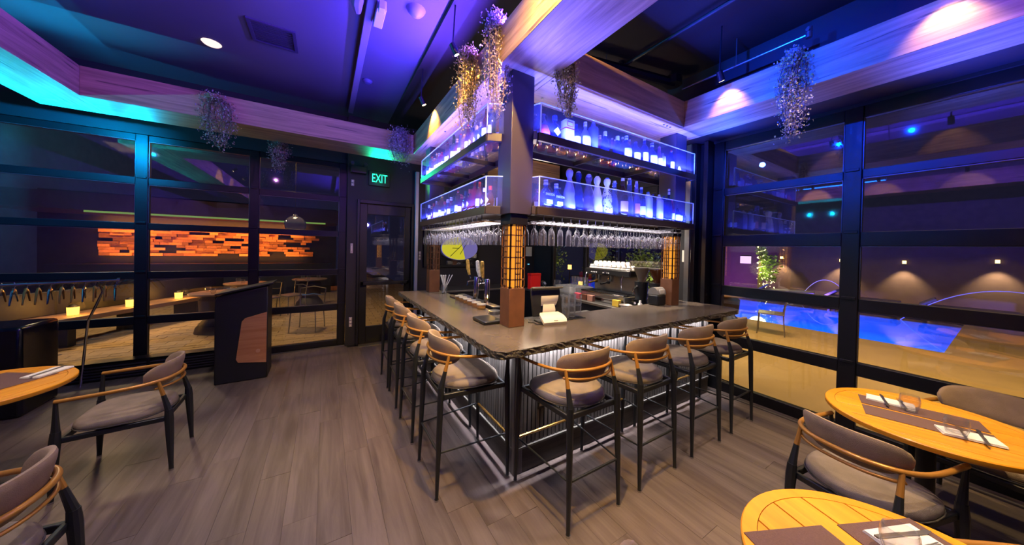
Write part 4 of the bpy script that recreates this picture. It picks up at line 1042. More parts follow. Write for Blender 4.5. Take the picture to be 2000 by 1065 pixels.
def tumbler(x, y, z, lab, grp='stemless glasses on the tables', s=1, flipit=False, sz=None):
    o = inst('tumbler', TUMB, None, (x,y,z), (PI if flipit else 0,0,0), (s,s,sz or s)); return tag(o, lab, 'glass', grp)
a1 = math.radians(-75)
u = Vector((math.cos(a1), math.sin(a1))); v = Vector((-u.y, u.x))
def T1(a, b): p = Vector((3.04,.26))+u*a+v*b; return p.x, p.y
for s, lb in ((-1,'woven placemat on the near side of the right-hand round table'),(1,'woven placemat on the window side of the right-hand round table')):
    x, y = T1(0, s*.095); placemat(x, y, a1, lb)
x, y = T1(.13,-.14); napkin(x, y, a1+.1, 'white napkin with cutlery on the near side of the right-hand table')
cutlery(x+.0, y+.02, a1+1.5, .7655, 'fork on the near napkin of the right-hand table', 'fork'); cutlery(x+.02, y-.04, a1+1.5, .7655, 'knife on the near napkin of the right-hand table', 'knife')
x, y = T1(-.10,.15); napkin(x, y, a1-.1, 'white napkin with cutlery on the window side of the right-hand table')
cutlery(x-.02, y+.02, a1+1.6, .7655, 'knife on the window-side napkin of the right-hand table', 'knife'); cutlery(x+.01, y-.05, a1+1.6, .7655, 'fork on the window-side napkin of the right-hand table', 'fork')
tumbler(2.90,.135,.754,'stemless glass beside the near napkin of the right-hand table'); tumbler(3.10,.31,.754,'stemless glass beside the window-side napkin of the right-hand table')
a2 = math.radians(-25)
placemat(1.315,.285,a2,'woven placemat at the left of the nearest round table', .30,.24); placemat(1.64,.13,a2,'woven placemat at the right of the nearest round table', .30,.24)
napkin(1.66,.16,a2,'white napkin with knife on the nearest round table'); cutlery(1.68,.17,a2,.7655,'knife on the napkin of the nearest round table','knife'); cutlery(1.64,.13,a2+.1,.7655,'fork on the napkin of the nearest round table','fork')
tumbler(1.555,.165,.754,'stemless glass on the nearest round table')
placemat(-1.86,3.42,math.radians(60),'woven placemat on the left-hand round table', .42,.36)
napkin(-1.665,3.55,math.radians(70),'white napkin on the left-hand round table'); cutlery(-1.66,3.55,math.radians(75),.7655,'knife on the napkin of the left-hand round table','knife')
# ================================================================ ON THE BAR
# point-of-sale terminal seen from behind, on its curved cream stand
WPL = plain('cream_plastic', 'd8d0c4', .35); BPL = plain('black_plastic', '1a1a1c', .35)
p = thing('point_of_sale_terminal', 'black checkout terminal on a cream curved stand beside the near column', 'terminal', (1.69,2.115,1.07), math.radians(-8))
def curve_band(prof, x0, x1, th=.008):   # profile in (y,z), widths vary
    m = MB(); n = len(prof)
    for k, (y, z, w) in enumerate(prof):
        m.v += [(-w,y,z),(w,y,z),(w,y+th*.4,z-th),(-w,y+th*.4,z-th)]
    for k in range(n-1):
        a, b = k*4, (k+1)*4
        for j in range(4): m.f.append((a+j,a+(j+1)%4,b+(j+1)%4,b+j))
    m.f.append((3,2,1,0)); m.f.append(tuple(range((n-1)*4,n*4)))
    return m
curve_band([(-.115,.012,.092),(-.118,.022,.112),(-.10,.045,.118),(-.06,.066,.115),(-.02,.078,.104),(.0,.085,.09)],0,0,.02).build('stand_foot', WPL, p, 50)
curve_band([(.0,.082,.062),(-.004,.10,.064),(.0,.13,.060),(.006,.158,.056)],0,0,.014).build('stand_neck', WPL, p, 50)
curve_band([(.004,.16,.075),(-.006,.18,.078),(-.012,.205,.084),(-.012,.232,.086)],0,0,.02).build('stand_head', WPL, p, 50)
MB().box(-.02,-.122,.035,.02,-.1195,.041).build('slot', STEEL, p)
MB().obox((0,.05,.17), (.30,.02,.25), 0, -.25).build('display', BPL, p, bevel=.006)
MB().obox((0,.035,.295), (.315,.03,.018), 0, -.25).build('display_top', plain('grey_trim','55524e',.4), p, bevel=.004)
MB().box(-.11,-.10,0,.11,.08,.012).build('base_pad', BPL, p, bevel=.004)
MB().tube([(-.11,-.08,.008),(-.16,-.07,.006),(-.15,-.02,.006),(-.19,.02,.006),(-.17,.06,.01)], .004, 6).build('cable', BPL, p)
ph = thing('card_reader', 'black card reader with a keypad leaning behind the checkout terminal', 'card reader', (3.56,4.62,.93), .3)
MB().obox((0,0,.10), (.085,.03,.19), 0, -.5).build('housing', BPL, ph, bevel=.006); MB().obox((0,-.016,.145), (.055,.01,.05), 0, -.5).build('screen', plain('reader_screen','8a94b0',.3), ph)
m = MB()
for i in range(3):
    for j in range(4): m.obox((-.022+i*.022, -.028+j*.011+.004, .055+j*.020), (.014,.006,.010), 0, -.5)
m.build('keypad', plain('key_grey','a8a4a0',.5), ph)
rbx = thing('red_box', 'bright red box behind the near column', 'box', (3.55,4.93,.93), .1)
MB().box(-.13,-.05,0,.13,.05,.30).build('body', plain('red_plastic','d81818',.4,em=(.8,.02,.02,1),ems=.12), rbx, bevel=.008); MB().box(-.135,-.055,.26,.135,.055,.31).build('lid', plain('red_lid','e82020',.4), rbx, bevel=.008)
tag(MB().box(-.02,-.004,0,.02,.004,.012).build('clock_display', emit('clock_cyan', (.15,.6,1,1), 3), loc=(4.03,5.835,1.36)), 'tiny glowing cyan clock display on the dark back wall', 'clock')
# tumblers stacked by the terminal
FACG = [(0,0),(.030,0),(.033,.01),(.036,.10),(.037,.105),(.034,.105),(.031,.012),(0,.01)]
FAC = MB().lathe(FACG, 12).mesh('rocks_glass', glassy('rocks_glass', (.93,.93,.93,1), 1.5, body=.02, boost=1.2, edge=.4), 0)
for k in range(9):
    x, y = 1.895+(k % 3)*.075, 2.13+((k//3) % 3)*.075
    tag(inst('rocks_glass', FAC, None, (x,y,1.074), (0,0,0)), 'cut rocks glass right of the checkout terminal, %s row, %s place' % (DEP[k//3], NUM[k % 3]), 'glass', 'rocks glasses by the terminal')
    if k < 6: tag(inst('rocks_glass', FAC, None, (x,y,1.182), (0,0,.3)), 'cut rocks glass stacked on top by the terminal, %s row, %s place' % (DEP[k//3], NUM[k % 3]), 'glass', 'stacked rocks glasses by the terminal')
tag(MB().box(-.13,-.13,0,.13,.13,.003).build('bar_mat', BPL, loc=(1.97,2.205,1.071)), 'thin black bar mat under the stacked rocks glasses', 'mat')
# glass rack with upside-down glasses, water pitcher
gr = thing('glass_tray', 'clear plastic rack of upside-down tumblers behind the rocks glasses', 'rack', (3.72,3.98,.98), -PI/2)
CPL = glassy('clear_plastic', (.8,.8,.8,1), 1.45, body=.3, bodycol=(.8,.78,.75,1), boost=2)
MB().box(-.26,-.20,0,.26,.20,.012).box(-.26,-.20,.012,.26,-.19,.11).box(-.26,.19,.012,.26,.20,.11).box(-.26,-.19,.012,-.25,.19,.11).box(.25,-.19,.012,.26,.19,.11).build('tray', CPL, gr)
m = MB().box(-.26,-.205,-.04,.26,.205,-.002).build('tray_base', STEEL, gr, bevel=.005)
for i in range(6):
    for j in range(4):
        tag(inst('tumbler', FAC, None, (3.72-.135+j*.09, 3.98-.20+i*.078, .993+.107), (PI,0,0), (1,1,1)), 'tumbler upside down in the clear rack, %s row, %s from the left' % (DEP[j], NUM[i]), 'glass', 'tumblers in the clear rack')
for i in range(5):
    tag(inst('tall_glass', FAC, None, (3.86, 3.83+i*.078, 1.102), (0,0,0), (.9,.9,1.3)), 'tall tumbler standing above the clear rack, %s in line' % NUM[i], 'glass', 'tall tumblers above the rack')
pt = thing('water_pitcher', 'clear water pitcher with a handle left of the glass rack', 'pitcher', (3.66,4.36,.935))
MB().lathe([(0,0),(.055,0),(.06,.02),(.068,.12),(.055,.19),(.060,.22),(.055,.22),(.050,.19),(.062,.12),(0,.03)], 20).build('jug', bpy.data.materials['rocks_glass'], pt, 60)
MB().tube([(.055,0,.19),(.10,0,.18),(.115,0,.13),(.10,0,.07),(.062,0,.05)], .008, 8).build('handle', bpy.data.materials['rocks_glass'], pt)
MB().lathe([(0,0),(.05,0),(.055,.06),(0,.06)], 16, (0,0,.02)).build('water', glassy('pitcher_water',(.7,.8,1,1),1.33,body=.1), pt)
tag(MB().lathe([(0,0),(.035,0),(.038,.02),(.038,.09),(.030,.10),(.030,.135),(0,.135)], 16).build('white_shaker', plain('white_plastic','e8e0d8',.4), loc=(3.60,3.92,.936)), 'white lidded shaker left of the espresso machine', 'shaker')
# ---- espresso machine, front turned to the bar
em = thing('espresso_machine', 'chrome two-group espresso machine with cups stacked on top', 'coffee machine', (3.78,3.20,.936), -PI/2)
BRS = STEEL
MB().box(-.42,-.24,.06,.42,.26,.13).build('base', STEEL, em, bevel=.01)
MB().box(-.41,-.25,.13,.41,.02,.15).build('drip_tray', CHROME, em, bevel=.004)
m = MB()
for k in range(20): m.box(-.40+k*.041,-.245,.15,-.385+k*.041,.01,.155)
m.build('drip_grate', BLACKP, em)
MB().box(-.42,.06,.13,.42,.26,.40).build('back_body', STEEL, em, bevel=.015)
MB().box(-.43,-.14,.40,.43,.27,.50).build('head', plain('machine_black','201e1e',.3,.3), em, bevel=.02)
MB().box(-.42,-.155,.415,.42,-.14,.485).build('control_panel', BPL, em, bevel=.003)
MB().lathe([(0,0),(.032,0),(.032,.01),(0,.01)], 16).build('dial', CHROME, em).location = (0,-.158,.45)
bpy.context.view_layer.update()
for k, x in enumerate((-.22,.02)):
    MB().lathe([(0,-.10),(.04,-.10),(.045,-.04),(.05,0),(0,0)], 16, (x,-.06,.41)).build('group_head', CHROME, em)
    MB().tube([(x,-.10,.30),(x,-.16,.295),(x,-.27,.28)], [.03,.012,.016], 10).build('portafilter', BLACKP if k else BRASS, em)
    for q in range(4): MB().lathe([(0,0),(.009,0),(.009,.006),(0,.006)], 8).build('button', plain('button_white','e0dcd8',.4) if (k,q) == (0,0) else bpy.data.materials['button_white'], em).matrix_local = Matrix.Translation((x-.06+q*.035,-.156,.44)) @ Matrix.Rotation(PI/2,4,'X')
for x in (-.37,.33): MB().tube([(x,-.17,.42),(x,-.20,.36),(x+.02,-.22,.22)], .006, 8).build('steam_wand', CHROME, em)
MB().box(-.43,-.20,-.0,.43,-.19,.06).build('front_rail', CHROME, em); 
for sx in (-.38,.38):
    for sy in (-.2,.2): MB().lathe([(0,0),(.022,0),(.018,.06),(0,.06)], 12, (sx,sy,0)).build('foot', CHROME, em)
MB().tube([(-.42,-.12,.53),(.42,-.12,.53),(.42,.25,.53),(-.42,.25,.53)], .006, 6, True).build('cup_rail', CHROME, em)
CUP = MB().lathe([(0,0),(.022,0),(.038,.03),(.042,.055),(.039,.055),(.034,.03),(0,.008)], 16).mesh('cup', plain('cup_porcelain','f0e8e0',.25), 60)
q = random.Random(8)
for k in range(26):
    lx, ly = -.36+(k % 9)*.088, -.06+((k//9) % 3)*.10; h = .0
    wx, wy = 3.78+ly, 3.20-lx
    tag(inst('coffee_cup', CUP, None, (wx, wy, 1.437+.055), (PI,0,q.random()*6)), 'white cup turned over on the espresso machine, %s in the %s file' % (NUM[k % 9], DEP[k//9]), 'cup', 'cups on the espresso machine')
for k in range(14):
    lx, ly = -.31+(k % 7)*.088, -.02+((k//7) % 2)*.10
    tag(inst('coffee_cup', CUP, None, (3.78+ly, 3.20-lx, 1.493+.055), (PI,0,q.random()*6)), 'white cup in the upper layer on the espresso machine, %s in the %s file' % (NUM[k % 7], DEP[k//7]), 'cup', 'upper cups on the espresso machine')
tag(MB().lathe([(0,0),(.05,0),(.085,.05),(.08,.05),(.045,.006),(0,.006)],20).build('bowl', plain('bowl_steel','b8aca0',.3,.4), loc=(3.47,2.70,.936)), 'small pale bowl at the right foot of the espresso machine', 'bowl')
for k, (x,y,c,lb) in enumerate(((3.50,3.62,'b84050','red labelled packet'),(3.50,3.47,'5a3428','brown packet'),(3.50,3.34,'a07060','tan packet'),(3.50,2.86,'d8b040','yellow packet'))):
    tag(MB().box(-.03,-.055,0,.03,.055,.09).build('packet', solid(c), loc=(x-.02,y,.936), bevel=.004), lb+' standing in front of the espresso machine base', 'packet')
# ---- two coffee grinders and a knock box
def grinder(x, y, lab, tall, hop):
    t = thing('coffee_grinder', lab, 'grinder', (x,y,.936), -PI/2)
    MB().box(-.09,-.12,0,.09,.12,.03).build('base', BPL, t, bevel=.01)
    MB().lathe([(0,.03),(.085,.03),(.075,.12),(.085,.28),(.09,.36),(.0,.36)], 20, (0,.03,0), 1, 1.1).build('body', BPL, t, 60)
    MB().lathe([(0,.36),(.04,.36),(.05,.40),(.10,.52),(.105,.54),(0,.54)], 20, (0,.03,0)).build('hopper', glassy('hopper_'+hop, tuple(lin(hop)), 1.5, body=.4, bodycol=lin(hop), boost=1.5), t, 60)
    MB().lathe([(0,.54),(.11,.54),(.11,.555),(0,.56)], 20, (0,.03,0)).build('hopper_lid', STEEL, t)
    MB().tube([(0,-.06,.30),(0,-.13,.26),(0,-.13,.20)], .018, 10).build('spout', CHROME, t)
    MB().box(-.02,-.14,.10,.02,-.05,.12).build('fork', CHROME, t)
    MB().tube([(0,-.085,.07),(0,-.10,.07)], .018, 12).build('dial', CHROME, t)
grinder(3.70,2.655,'black coffee grinder with pale hopper nearest the espresso machine', 1, 'b8a898')
grinder(3.72,2.43,'black coffee grinder with amber bean hopper beside the lattice column', 1, '9a5a34')
kb = thing('blender', 'black rounded bar blender base with clear lid left of the right column', 'blender', (3.42,2.22,1.07), 0)
MB().box(-.085,-.07,0,.085,.07,.13).build('base', BPL, kb, bevel=.02)
rg = [[(x*.08, math.cos(a)*.07, .13+math.sin(a)*.085) for a in [PI*i/10 for i in range(11)]] for x in (-1,1)]
MB().rings(rg).build('hood', plain('hood_grey','8a8680',.25,.3), kb, 50)
MB().box(-.045,-.072,.14,.045,-.055,.19).build('window', plain('hood_window','c8c0b4',.2), kb, bevel=.004)
tag(MB().lathe([(0,0),(.028,0),(.028,.08),(.014,.10),(.014,.125),(0,.125)],14).build('syrup_bottle', plain('syrup_cream','d8d0c0',.4), loc=(3.56,2.545,.936)), 'small cream bottle between the two coffee grinders', 'bottle')
# ---- beer taps, tray, straws
tp = thing('beer_tap_tower', 'twin chrome beer taps with gold and white handles at the left counter', 'beer tap', (1.62,3.36,1.07), -PI/2)
MB().box(-.62,-.05,-.02,.42,.05,.0).build('drip_tray', STEEL, tp, bevel=.004)
for k, x in enumerate((-.13,.17)):
    MB().lathe([(0,0),(.034,0),(.034,.27),(.030,.28),(0,.28)], 18, (x,0,0)).build('tap_column', CHROME, tp)
    MB().tube([(x,0,.23),(x,-.08,.23),(x,-.11,.22),(x,-.115,.17)], .010, 8).build('faucet', CHROME, tp)
MAR = plain('handle_marble', 'c89a40', .3, var=.6, vscale=30); MAR2 = plain('handle_white', 'd8cfc0', .3, var=.35, vscale=30)
for k, (x, dx, mt) in enumerate(((-.17,-.035,MAR),(.13,-.04,MAR2),(.21,-.01,MAR))):
    MB().tube([(x,-.06,.25),(x+dx*.4,-.07,.30)], [.008,.012], 8).build('handle_neck', CHROME, tp)
    MB().tube([(x+dx*.4,-.07,.30),(x+dx,-.08,.38),(x+dx*1.6,-.08,.48),(x+dx*1.7,-.08,.49)], [.014,.024,.021,.010], 10).build('tap_handle', mt, tp)
tag(MB().lathe([(0,0),(.13,0),(.14,.006),(.14,.014),(0,.014)], 32, (0,0,0), 1, .36).build('serving_board', wood('board_wood','3c2c26','5a4238','X',1,.4), loc=(1.43,3.72,1.071), rz=PI/2-.05, bevel=.002), 'dark oval wooden serving board on the left arm of the counter', 'board')
GJ = glassy('jar_amber', (1,.8,.5,1), 1.5, body=.3, bodycol=(1,.55,.12,1), boost=2)
for k in range(6):
    t = thing('garnish_jar', 'low amber jar with pale lid, %s in the row before the taps' % NUM[k], 'jar', (1.40,3.50-k*.125,1.07), 0, 'garnish jars in a row')
    MB().lathe([(0,0),(.042,0),(.045,.01),(.045,.045),(0,.045)], 18).build('jar', GJ, t); MB().lathe([(0,.045),(.05,.045),(.05,.055),(0,.055)], 18).build('lid', plain('jar_lid','c8b8a0',.35,.3) if k == 0 else bpy.data.materials['jar_lid'], t)
l = bpy.data.lights.new('jar_glow','POINT'); l.energy = 1.2; l.color = (1,.5,.1); l.shadow_soft_size = .02; lo = bpy.data.objects.new('jar_glow', l); COL.objects.link(lo); lo.location = (1.62,3.05,1.14)  # amber point light beside the jars, without a candle
hd = thing('straw_holder', 'glass of white paper straws beside the far lattice column', 'glass', (1.42,4.10,1.07))
MB().lathe([(0,0),(.034,0),(.040,.12),(.038,.12),(.032,.006),(0,.006)], 16).build('holder', bpy.data.materials['rocks_glass'], hd)
q = random.Random(2)
for k in range(11):
    a = q.uniform(0,2*PI); r1 = q.uniform(.03,.13); 
    tag(MB().tube([(0,0,0),(r1*math.cos(a), r1*math.sin(a), .25)], .006, 8).build('straw', LINEN, loc=(1.42-.016*math.cos(a),4.10-.016*math.sin(a),1.078)), 'white paper straw in the glass by the far column, %s one put in' % NUM[k], 'straw', 'paper straws in the glass')
tag(MB().box(-.09,-.12,0,.09,.12,.03).build('black_tray', BPL, loc=(1.21,2.36,1.07), bevel=.01), 'black tray tucked behind the left side of the near column', 'tray')
for k,(x,y,r_,h_) in enumerate(((1.52,2.42,.05,.05),(1.56,2.62,.05,.03))):
    tag(MB().lathe([(0,0),(r_,0),(r_*1.2,h_),(r_*1.1,h_),(0,.006)], 18).build('steel_dish', STEEL, loc=(x,y,1.07) if k == 0 else (1.42,2.62,1.07)), ['steel dish left of the near column','lower steel dish beyond the first'][k], 'dish')
# ================================================================ HOSTESS STAND
hs = thing('host_stand', 'black host stand with a tapered brown wood panel by the glass doors', 'podium', (-.83,4.94,0))
m = MB()
# leaning side slab: polygon in (x,z) extruded along y
sl = [(-.28,0),(.22,.0),(.22,1.17),(-.26,1.06),(-.28,1.0)]
def slab(poly, y0, y1):
    m = MB(); n = len(poly)
    m.v = [(x,y0,z) for x,z in poly]+[(x,y1,z) for x,z in poly]
    m.f = [tuple(range(n)), tuple(range(n,2*n))[::-1]]+[(i,n+i,n+(i+1)%n,(i+1)%n) for i in range(n)]
    return m
STD = plain('stand_black', '16171c', .45)
slab(sl, -.02, .36).build('cabinet', STD, hs, bevel=.012)
slab([(-.06,.24),(.212,.20),(.212,.84),(.0,.78),(-.03,.74),(-.08,.28)], -.03, -.018).build('wood_panel', wood('stand_wood','a0663e','b8845a','X',1,.5,bump=.05), hs, bevel=.002)
MB().lathe([(0,0),(.022,0),(.022,.004),(0,.004)], 20).build('badge', plain('badge_tan','b88a70',.4), hs).matrix_local = Matrix.Translation((.13,-.031,.36)) @ Matrix.Rotation(PI/2,4,'X')
MB().obox((0,.15,1.145), (.56,.40,.02), 0, 0, -.22).build('desk_top', STD, hs, bevel=.004)
MB().box(-.20,.0,-.0,.20,.30,.012).build('foot', BPL, hs)
# ================================================================ COAT RAIL on the left
cr_ = thing('coat_rail', 'long chrome rail with end caps in front of the left window bay', 'rail', (-2.55,5.55,0))
MB().tube([(-.62,-.10,1.20),(.46,0,1.235)], .014, 12).build('rail', CHROME, cr_)
for x, y, z in ((-.62,-.10,1.20),(.46,0,1.235)): MB().tube([(x-.012,y,z),(x+.012,y,z)], .026, 14).build('end_cap', CHROME, cr_)
MB().tube([(.30,.0,1.23),(.32,.04,1.1),(.2,.06,.75),(.15,.06,.0)], .012, 8).build('post', CHROME, cr_); MB().tube([(-.45,-.08,1.20),(-.45,-.06,.0)], .012, 8).build('post', CHROME, cr_)
for k in range(13):
    x = -3.02+k*.075; yy = 5.55-.10+.10*(x+3.17)/1.08
    t = thing('coat_hanger', 'curved hanger on the chrome rail at left, %s from the left' % NUM[k], 'hanger', (x,yy,1.215), .35, 'hangers on the chrome rail')
    MB().tube([(0,0,.02),(.012,0,0),(0,0,-.05)], .003, 6).build('hook', CHROME, t)
    MB().tube([(0,-.2,-.20),(0,-.1,-.085),(0,0,-.05),(0,.1,-.085),(0,.2,-.20)], [.006,.010,.012,.010,.006], 8).build('bow', GOLD if k % 3 else CHROME, t)
tag(MB().box(-.30,-.25,0,.22,.25,.86).build('black_bin', plain('gloss_black','0e0f16',.2), loc=(-2.66,5.12,0), bevel=.03), 'tall glossy black bin under the coat rail at the left edge', 'bin')
# low slatted vent in front of the door sill
hv = thing('floor_grille', 'low black slatted grille along the foot of the glazed door at left', 'grille', (-1.9,5.80,0))
MB().box(-.85,-.10,0,.85,-.08,.22).box(-.85,-.10,.20,.85,.08,.22).build('casing', BLACK, hv, bevel=.004)
for k in range(5): MB().box(-.84,-.112,.03+k*.034,.84,-.10,.042+k*.034).build('slat', BEAD, hv)
for k in range(3): MB().box(-.85+k*.84,-.115,0,-.82+k*.84,-.10,.22).build('upright', BLACK, hv)
# ================================================================ PATIO FURNITURE OUTSIDE THE NORTH DOORS
TT = plain('patio_table_top','8a7468',.35)
def ptable(x, y, lab, r=.42, c='TT'):
    t = thing('patio_table', lab, 'table', (x,y,0), 0, 'round patio tables')
    MB().lathe([(0,.72),(r-.02,.72),(r,.735),(r,.75),(0,.755)], 32).build('table_top', TT, t)
    MB().lathe([(0,.3),(r*.62,.3),(r*.66,.62),(r*.5,.70),(0,.70)], 24).build('drum', STUC, t); MB().lathe([(0,0),(r*.8,0),(r*.75,.10),(r*.4,.3),(0,.3)], 24).build('base', BLACKP, t)
    for k in range(3):
        a = k*2.1+.4; tag(inst('tumbler', TUMB, None, (x+.22*math.cos(a),y+.22*math.sin(a),.757), (0,0,0)), ['left','right','middle'][k] + ' drinking glass on the ' + ' '.join(lab.split()[:10]), 'glass', 'glasses on the patio tables')
ptable(-1.75,8.0,'round patio table on a dark drum behind the host stand'); ptable(-1.62,9.7,'second round patio table farther behind the host stand'); ptable(-.35,10.3,'farthest round patio table by the right window bay')
def pchair(x, y, a, lab):
    t = thing('patio_chair', lab, 'chair', (x,y,0), a, 'metal patio chairs')
    MB().box(-.23,-.22,.43,.23,.22,.455).build('seat', plain('patio_seat','6a6570',.4) if 'patio_seat' not in bpy.data.materials else bpy.data.materials['patio_seat'], t, bevel=.008)
    MB().tube([(-.22,-.2,.45),(-.24,-.25,.80),(0,-.29,.84),(.24,-.25,.80),(.22,-.2,.45)], .012, 8).tube([(-.2,-.24,.66),(0,-.28,.68),(.2,-.24,.66)], .012, 8).build('backrest', STEEL, t)
    for sx in (-1,1):
        for sy in (-1,1): MB().tube([(sx*.21,sy*.2,.43),(sx*.235,sy*.225,0)], .011, 8).build('leg', STEEL, t)
pchair(-.28,7.35,2.8,'steel patio chair just outside the right window bay'); pchair(-1.2,9.1,.6,'steel patio chair between the two nearer patio tables'); pchair(-.7,9.4,2.2,'steel patio chair before the farthest patio table')
# long planter bench running away on the diagonal, lanterns on it
pb_ = thing('patio_bench', 'long dark patio bench running diagonally away outside the left window', 'bench', (-3.3,8.6,0), math.radians(62))
MB().box(-1.9,-.28,.38,2.6,.28,.46).build('seat', plain('bench_top','8a6a50',.5), pb_, bevel=.01)
for k in range(5): MB().box(-1.85+k*1.05,-.24,0,-1.75+k*1.05,.24,.38).build('support', BLACKP, pb_)
MB().box(-1.9,.26,.46,2.6,.30,.85).build('back_rail', BLACKP, pb_, bevel=.01)
for k, (x,y) in enumerate(((-3.55,8.1),(-3.15,8.75),(-2.75,9.6))):
    t = thing('candle_lantern', '%s orange glowing lantern on the patio bench' % ['nearest','middle','farthest'][k], 'lantern', (x,y,.46), 0, 'lanterns on the patio bench')
    MB().lathe([(0,0),(.06,0),(.065,.13),(0,.13)], 12).build('glass', emit('candle_%d' % k, (1,.38,.04,1), 7), t); MB().lathe([(0,.13),(.07,.13),(.03,.17),(0,.17)], 12).build('lid', BLACKP, t)
    l = bpy.data.lights.new('candle','POINT'); l.energy = 12; l.color = (1,.45,.08); l.shadow_soft_size = .06; lo = bpy.data.objects.new('candle', l); COL.objects.link(lo); lo.location = (x+.12,y-.12,.62)
gl = thing('globe_lamp', 'large hanging smoked glass globe outside the right window bay', 'lamp', (-.55,8.0,2.12))
MB().ell((0,0,0), (.20,.20,.20), 24, 14).build('globe', glassy('smoke_glass', (.35,.35,.5,1), 1.5, body=.35, bodycol=(.35,.35,.55,1), boost=2), gl, 60)
MB().tube([(0,0,.19),(0,0,1.4)], .008, 6).build('cord', BLACKP, gl); MB().lathe([(0,.18),(.05,.18),(.03,.23),(0,.23)], 12).build('cap', STEEL, gl)
# planting and patio furniture on the east side
ptable(8.2,3.6,'dark round table on the deck beside the pool, seen past the bar end', .5)
for k, (x,y,a) in enumerate(((8.3,2.7,.3),(7.6,5.0,2.9))):
    pchair(x,y,a,['chair at the dark round table on the pool deck','steel chair on the deck behind the bar window'][k])
for k, (x,y) in enumerate(((15.4,2.6),(15.3,.6),(15.5,4.6))):
    t = thing('poolside_lounger', 'low lit lounger %s across the pool' % ['in the middle','at right','at left'][k], 'lounger', (x,y,0), .1*k, 'loungers across the pool')
    MB().box(-.35,-.8,.25,.35,.8,.33).build('cushion', plain('lounger_%d' % k,'8a80a0',.6), t, bevel=.02); MB().obox((0,.66,.42),(.7,.07,.36),0,.9).build('backrest', bpy.data.materials['lounger_%d' % k], t, bevel=.02)
    for sx in (-.3,.3):
        for sy in (-.7,.7): MB().box(sx-.03,sy-.03,0,sx+.03,sy+.03,.25).build('leg', BLACKP, t)
# ================================================================ HANGING DRIED PLANTS
def vine(x, y, z0, L, spread, lab, cols, seed, n=900, cut=0, top=.12):
    n = int(n*2.2); spread *= 1.35
    t = thing('hanging_plant', lab, 'plant', (x,y,z0), 0, 'dried plants hanging from the beams'); q = random.Random(seed)
    st = MB(); lf = MB(); tips = MB()
    ns = 17
    for s in range(ns):
        a = q.uniform(0,2*PI); rr_ = q.uniform(.2,1)*spread; Ls = L*q.uniform(.45,1.0); P = []
        for i in range(9):
            f = i/8; sw = math.sin(f*PI*.8)
            P.append(Vector((rr_*math.cos(a)*sw+q.uniform(-.012,.012), rr_*math.sin(a)*sw*.7+q.uniform(-.012,.012), top*math.sin(f*PI)*.8*(1-f)-Ls*f**1.3)))
        st.tube(P, [.004]*4+[.003]*5, 5)
        for k in range(n//ns):
            f = q.random()**.8*7.99; i = int(f); p = P[i].lerp(P[i+1], f-i) + Vector((q.gauss(0,1),q.gauss(0,1),q.gauss(0,1)))*spread*.20
            (tips if q.random() < .35 else lf).obox(p, (q.uniform(.008,.018),q.uniform(.006,.011),.0015), q.uniform(0,6), q.uniform(-1.5,1.5), q.uniform(-1.5,1.5))
    st.build('stem', plain('stem_'+cols[0], cols[0], .8) if 'stem_'+cols[0] not in bpy.data.materials else bpy.data.materials['stem_'+cols[0]], t)
    for m_, c, nm in ((lf, cols[1], 'foliage'), (tips, cols[2], 'seed_heads')):
        k = 'leaf_'+c; mt = bpy.data.materials[k] if k in bpy.data.materials else plain(k, c, .7, rnd=0, var=.3, vscale=40)
        o = m_.build(nm, mt, t, 0); o['kind'] = 'stuff'
    MB().lathe([(0,-.02),(.05,-.02),(.055,.03),(0,.03)], 10).build('moss_base', bpy.data.materials['leaf_'+cols[1]], t)
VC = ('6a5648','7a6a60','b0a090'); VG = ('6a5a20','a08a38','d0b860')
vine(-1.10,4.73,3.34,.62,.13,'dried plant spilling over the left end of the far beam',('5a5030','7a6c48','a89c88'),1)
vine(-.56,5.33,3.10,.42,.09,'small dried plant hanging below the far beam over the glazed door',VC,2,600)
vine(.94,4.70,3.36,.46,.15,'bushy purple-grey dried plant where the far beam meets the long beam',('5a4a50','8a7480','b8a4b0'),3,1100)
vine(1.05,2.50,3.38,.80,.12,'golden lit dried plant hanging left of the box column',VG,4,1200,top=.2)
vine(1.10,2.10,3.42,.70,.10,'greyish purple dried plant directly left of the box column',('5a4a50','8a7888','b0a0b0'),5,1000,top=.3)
vine(1.62,1.86,3.22,.52,.07,'yellow tipped dried plant hanging right of the box column',VG,6,800)
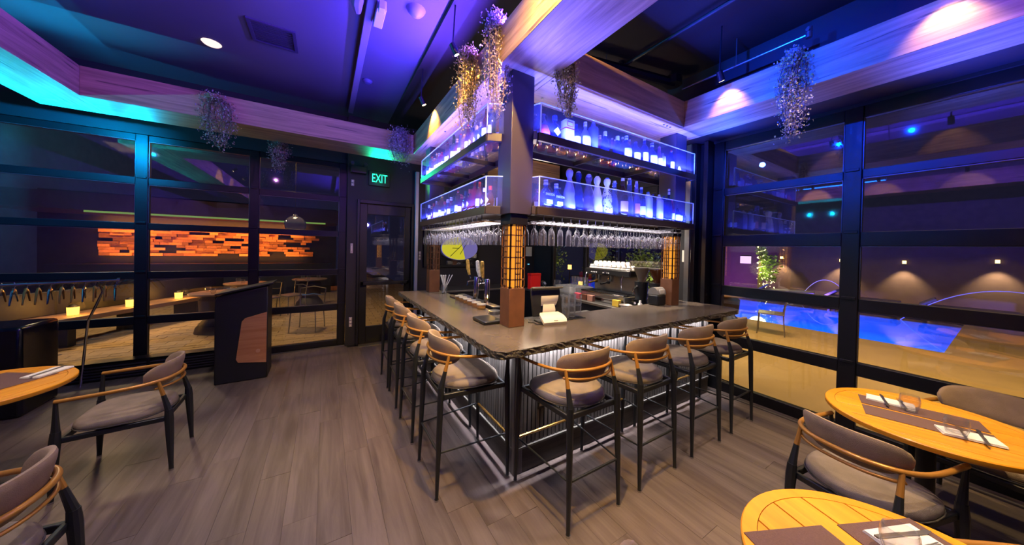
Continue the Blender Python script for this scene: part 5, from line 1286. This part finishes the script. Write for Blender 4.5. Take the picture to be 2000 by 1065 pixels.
vine(3.36,.99,3.40,.72,.10,'dried plant with golden tip hanging from the right-hand beam',('5a4a44','8a7468','c8a850'),7,1300)
spot('downlight', (1.9,-.5,3.8), (2.5,.4,.4), (1,.78,.52), 150, 44, .7, .03)  # unseen spot added to brighten the right-hand armchair
spot('downlight', (-1.4,2.2,3.8), (-1.3,2.9,.4), (1,.85,.75), 70, 60, .7, .03)
# ================================================================ GENERAL ROOM LIGHT (ceiling downlights)
spot('downlight', (-.4,1.4,3.8), (-.4,1.7,0), WHITE, 150, 100, .8, .05)
spot('downlight', (-.6,3.9,3.8), (-.7,3.9,0), (1,.82,.68), 90, 90, .7, .04)
spot('downlight', (.35,3.1,3.8), (.9,3.1,0), WHITE, 150, 70, .6, .03)
spot('downlight', (.5,.9,3.8), (1.1,1.4,0), (1,.86,.76), 150, 80, .6, .03)
spot('downlight', (2.3,.9,3.8), (2.4,1.25,0), (1,.80,.6), 150, 76, .6, .03)
spot('downlight', (2.9,.6,3.8), (3.4,1.45,0), (1,.78,.55), 120, 56, .6, .03)
spot('table_spot', (2.7,-.3,3.8), (3.02,.22,.75), (1,.66,.28), 300, 36, .5, .03)
spot('table_spot', (1.7,-.5,3.8), (1.42,.1,.75), (1,.66,.26), 330, 36, .5, .03)
spot('table_spot', (-1.5,2.9,3.8), (-1.9,3.3,.75), (1,.72,.45), 130, 36, .5, .03)
spot('bar_spot', (2.1,2.7,3.8), (2.2,2.1,1.07), (1,.85,.65), 120, 60, .6, .03)
spot('bar_spot', (3.2,3.4,3.8), (3.7,3.1,1.2), (1,.84,.66), 900, 60, .6, .03)
spot('bar_spot', (2.3,3.6,3.8), (1.8,3.3,1.0), (1,.85,.65), 160, 60, .6, .03)
spot('counter_spot', (1.02,1.2,3.75), (1.5,1.9,1.07), (1,.86,.7), 110, 60, .6, .03)
l = bpy.data.lights.new('bar_glow','POINT'); l.energy = 34; l.color = (1,.8,.6); l.shadow_soft_size = .15; lo = bpy.data.objects.new('bar_glow', l); COL.objects.link(lo); lo.location = (2.6,3.6,2.3)  # unseen soft fill added inside the bar, not a ceiling fitting
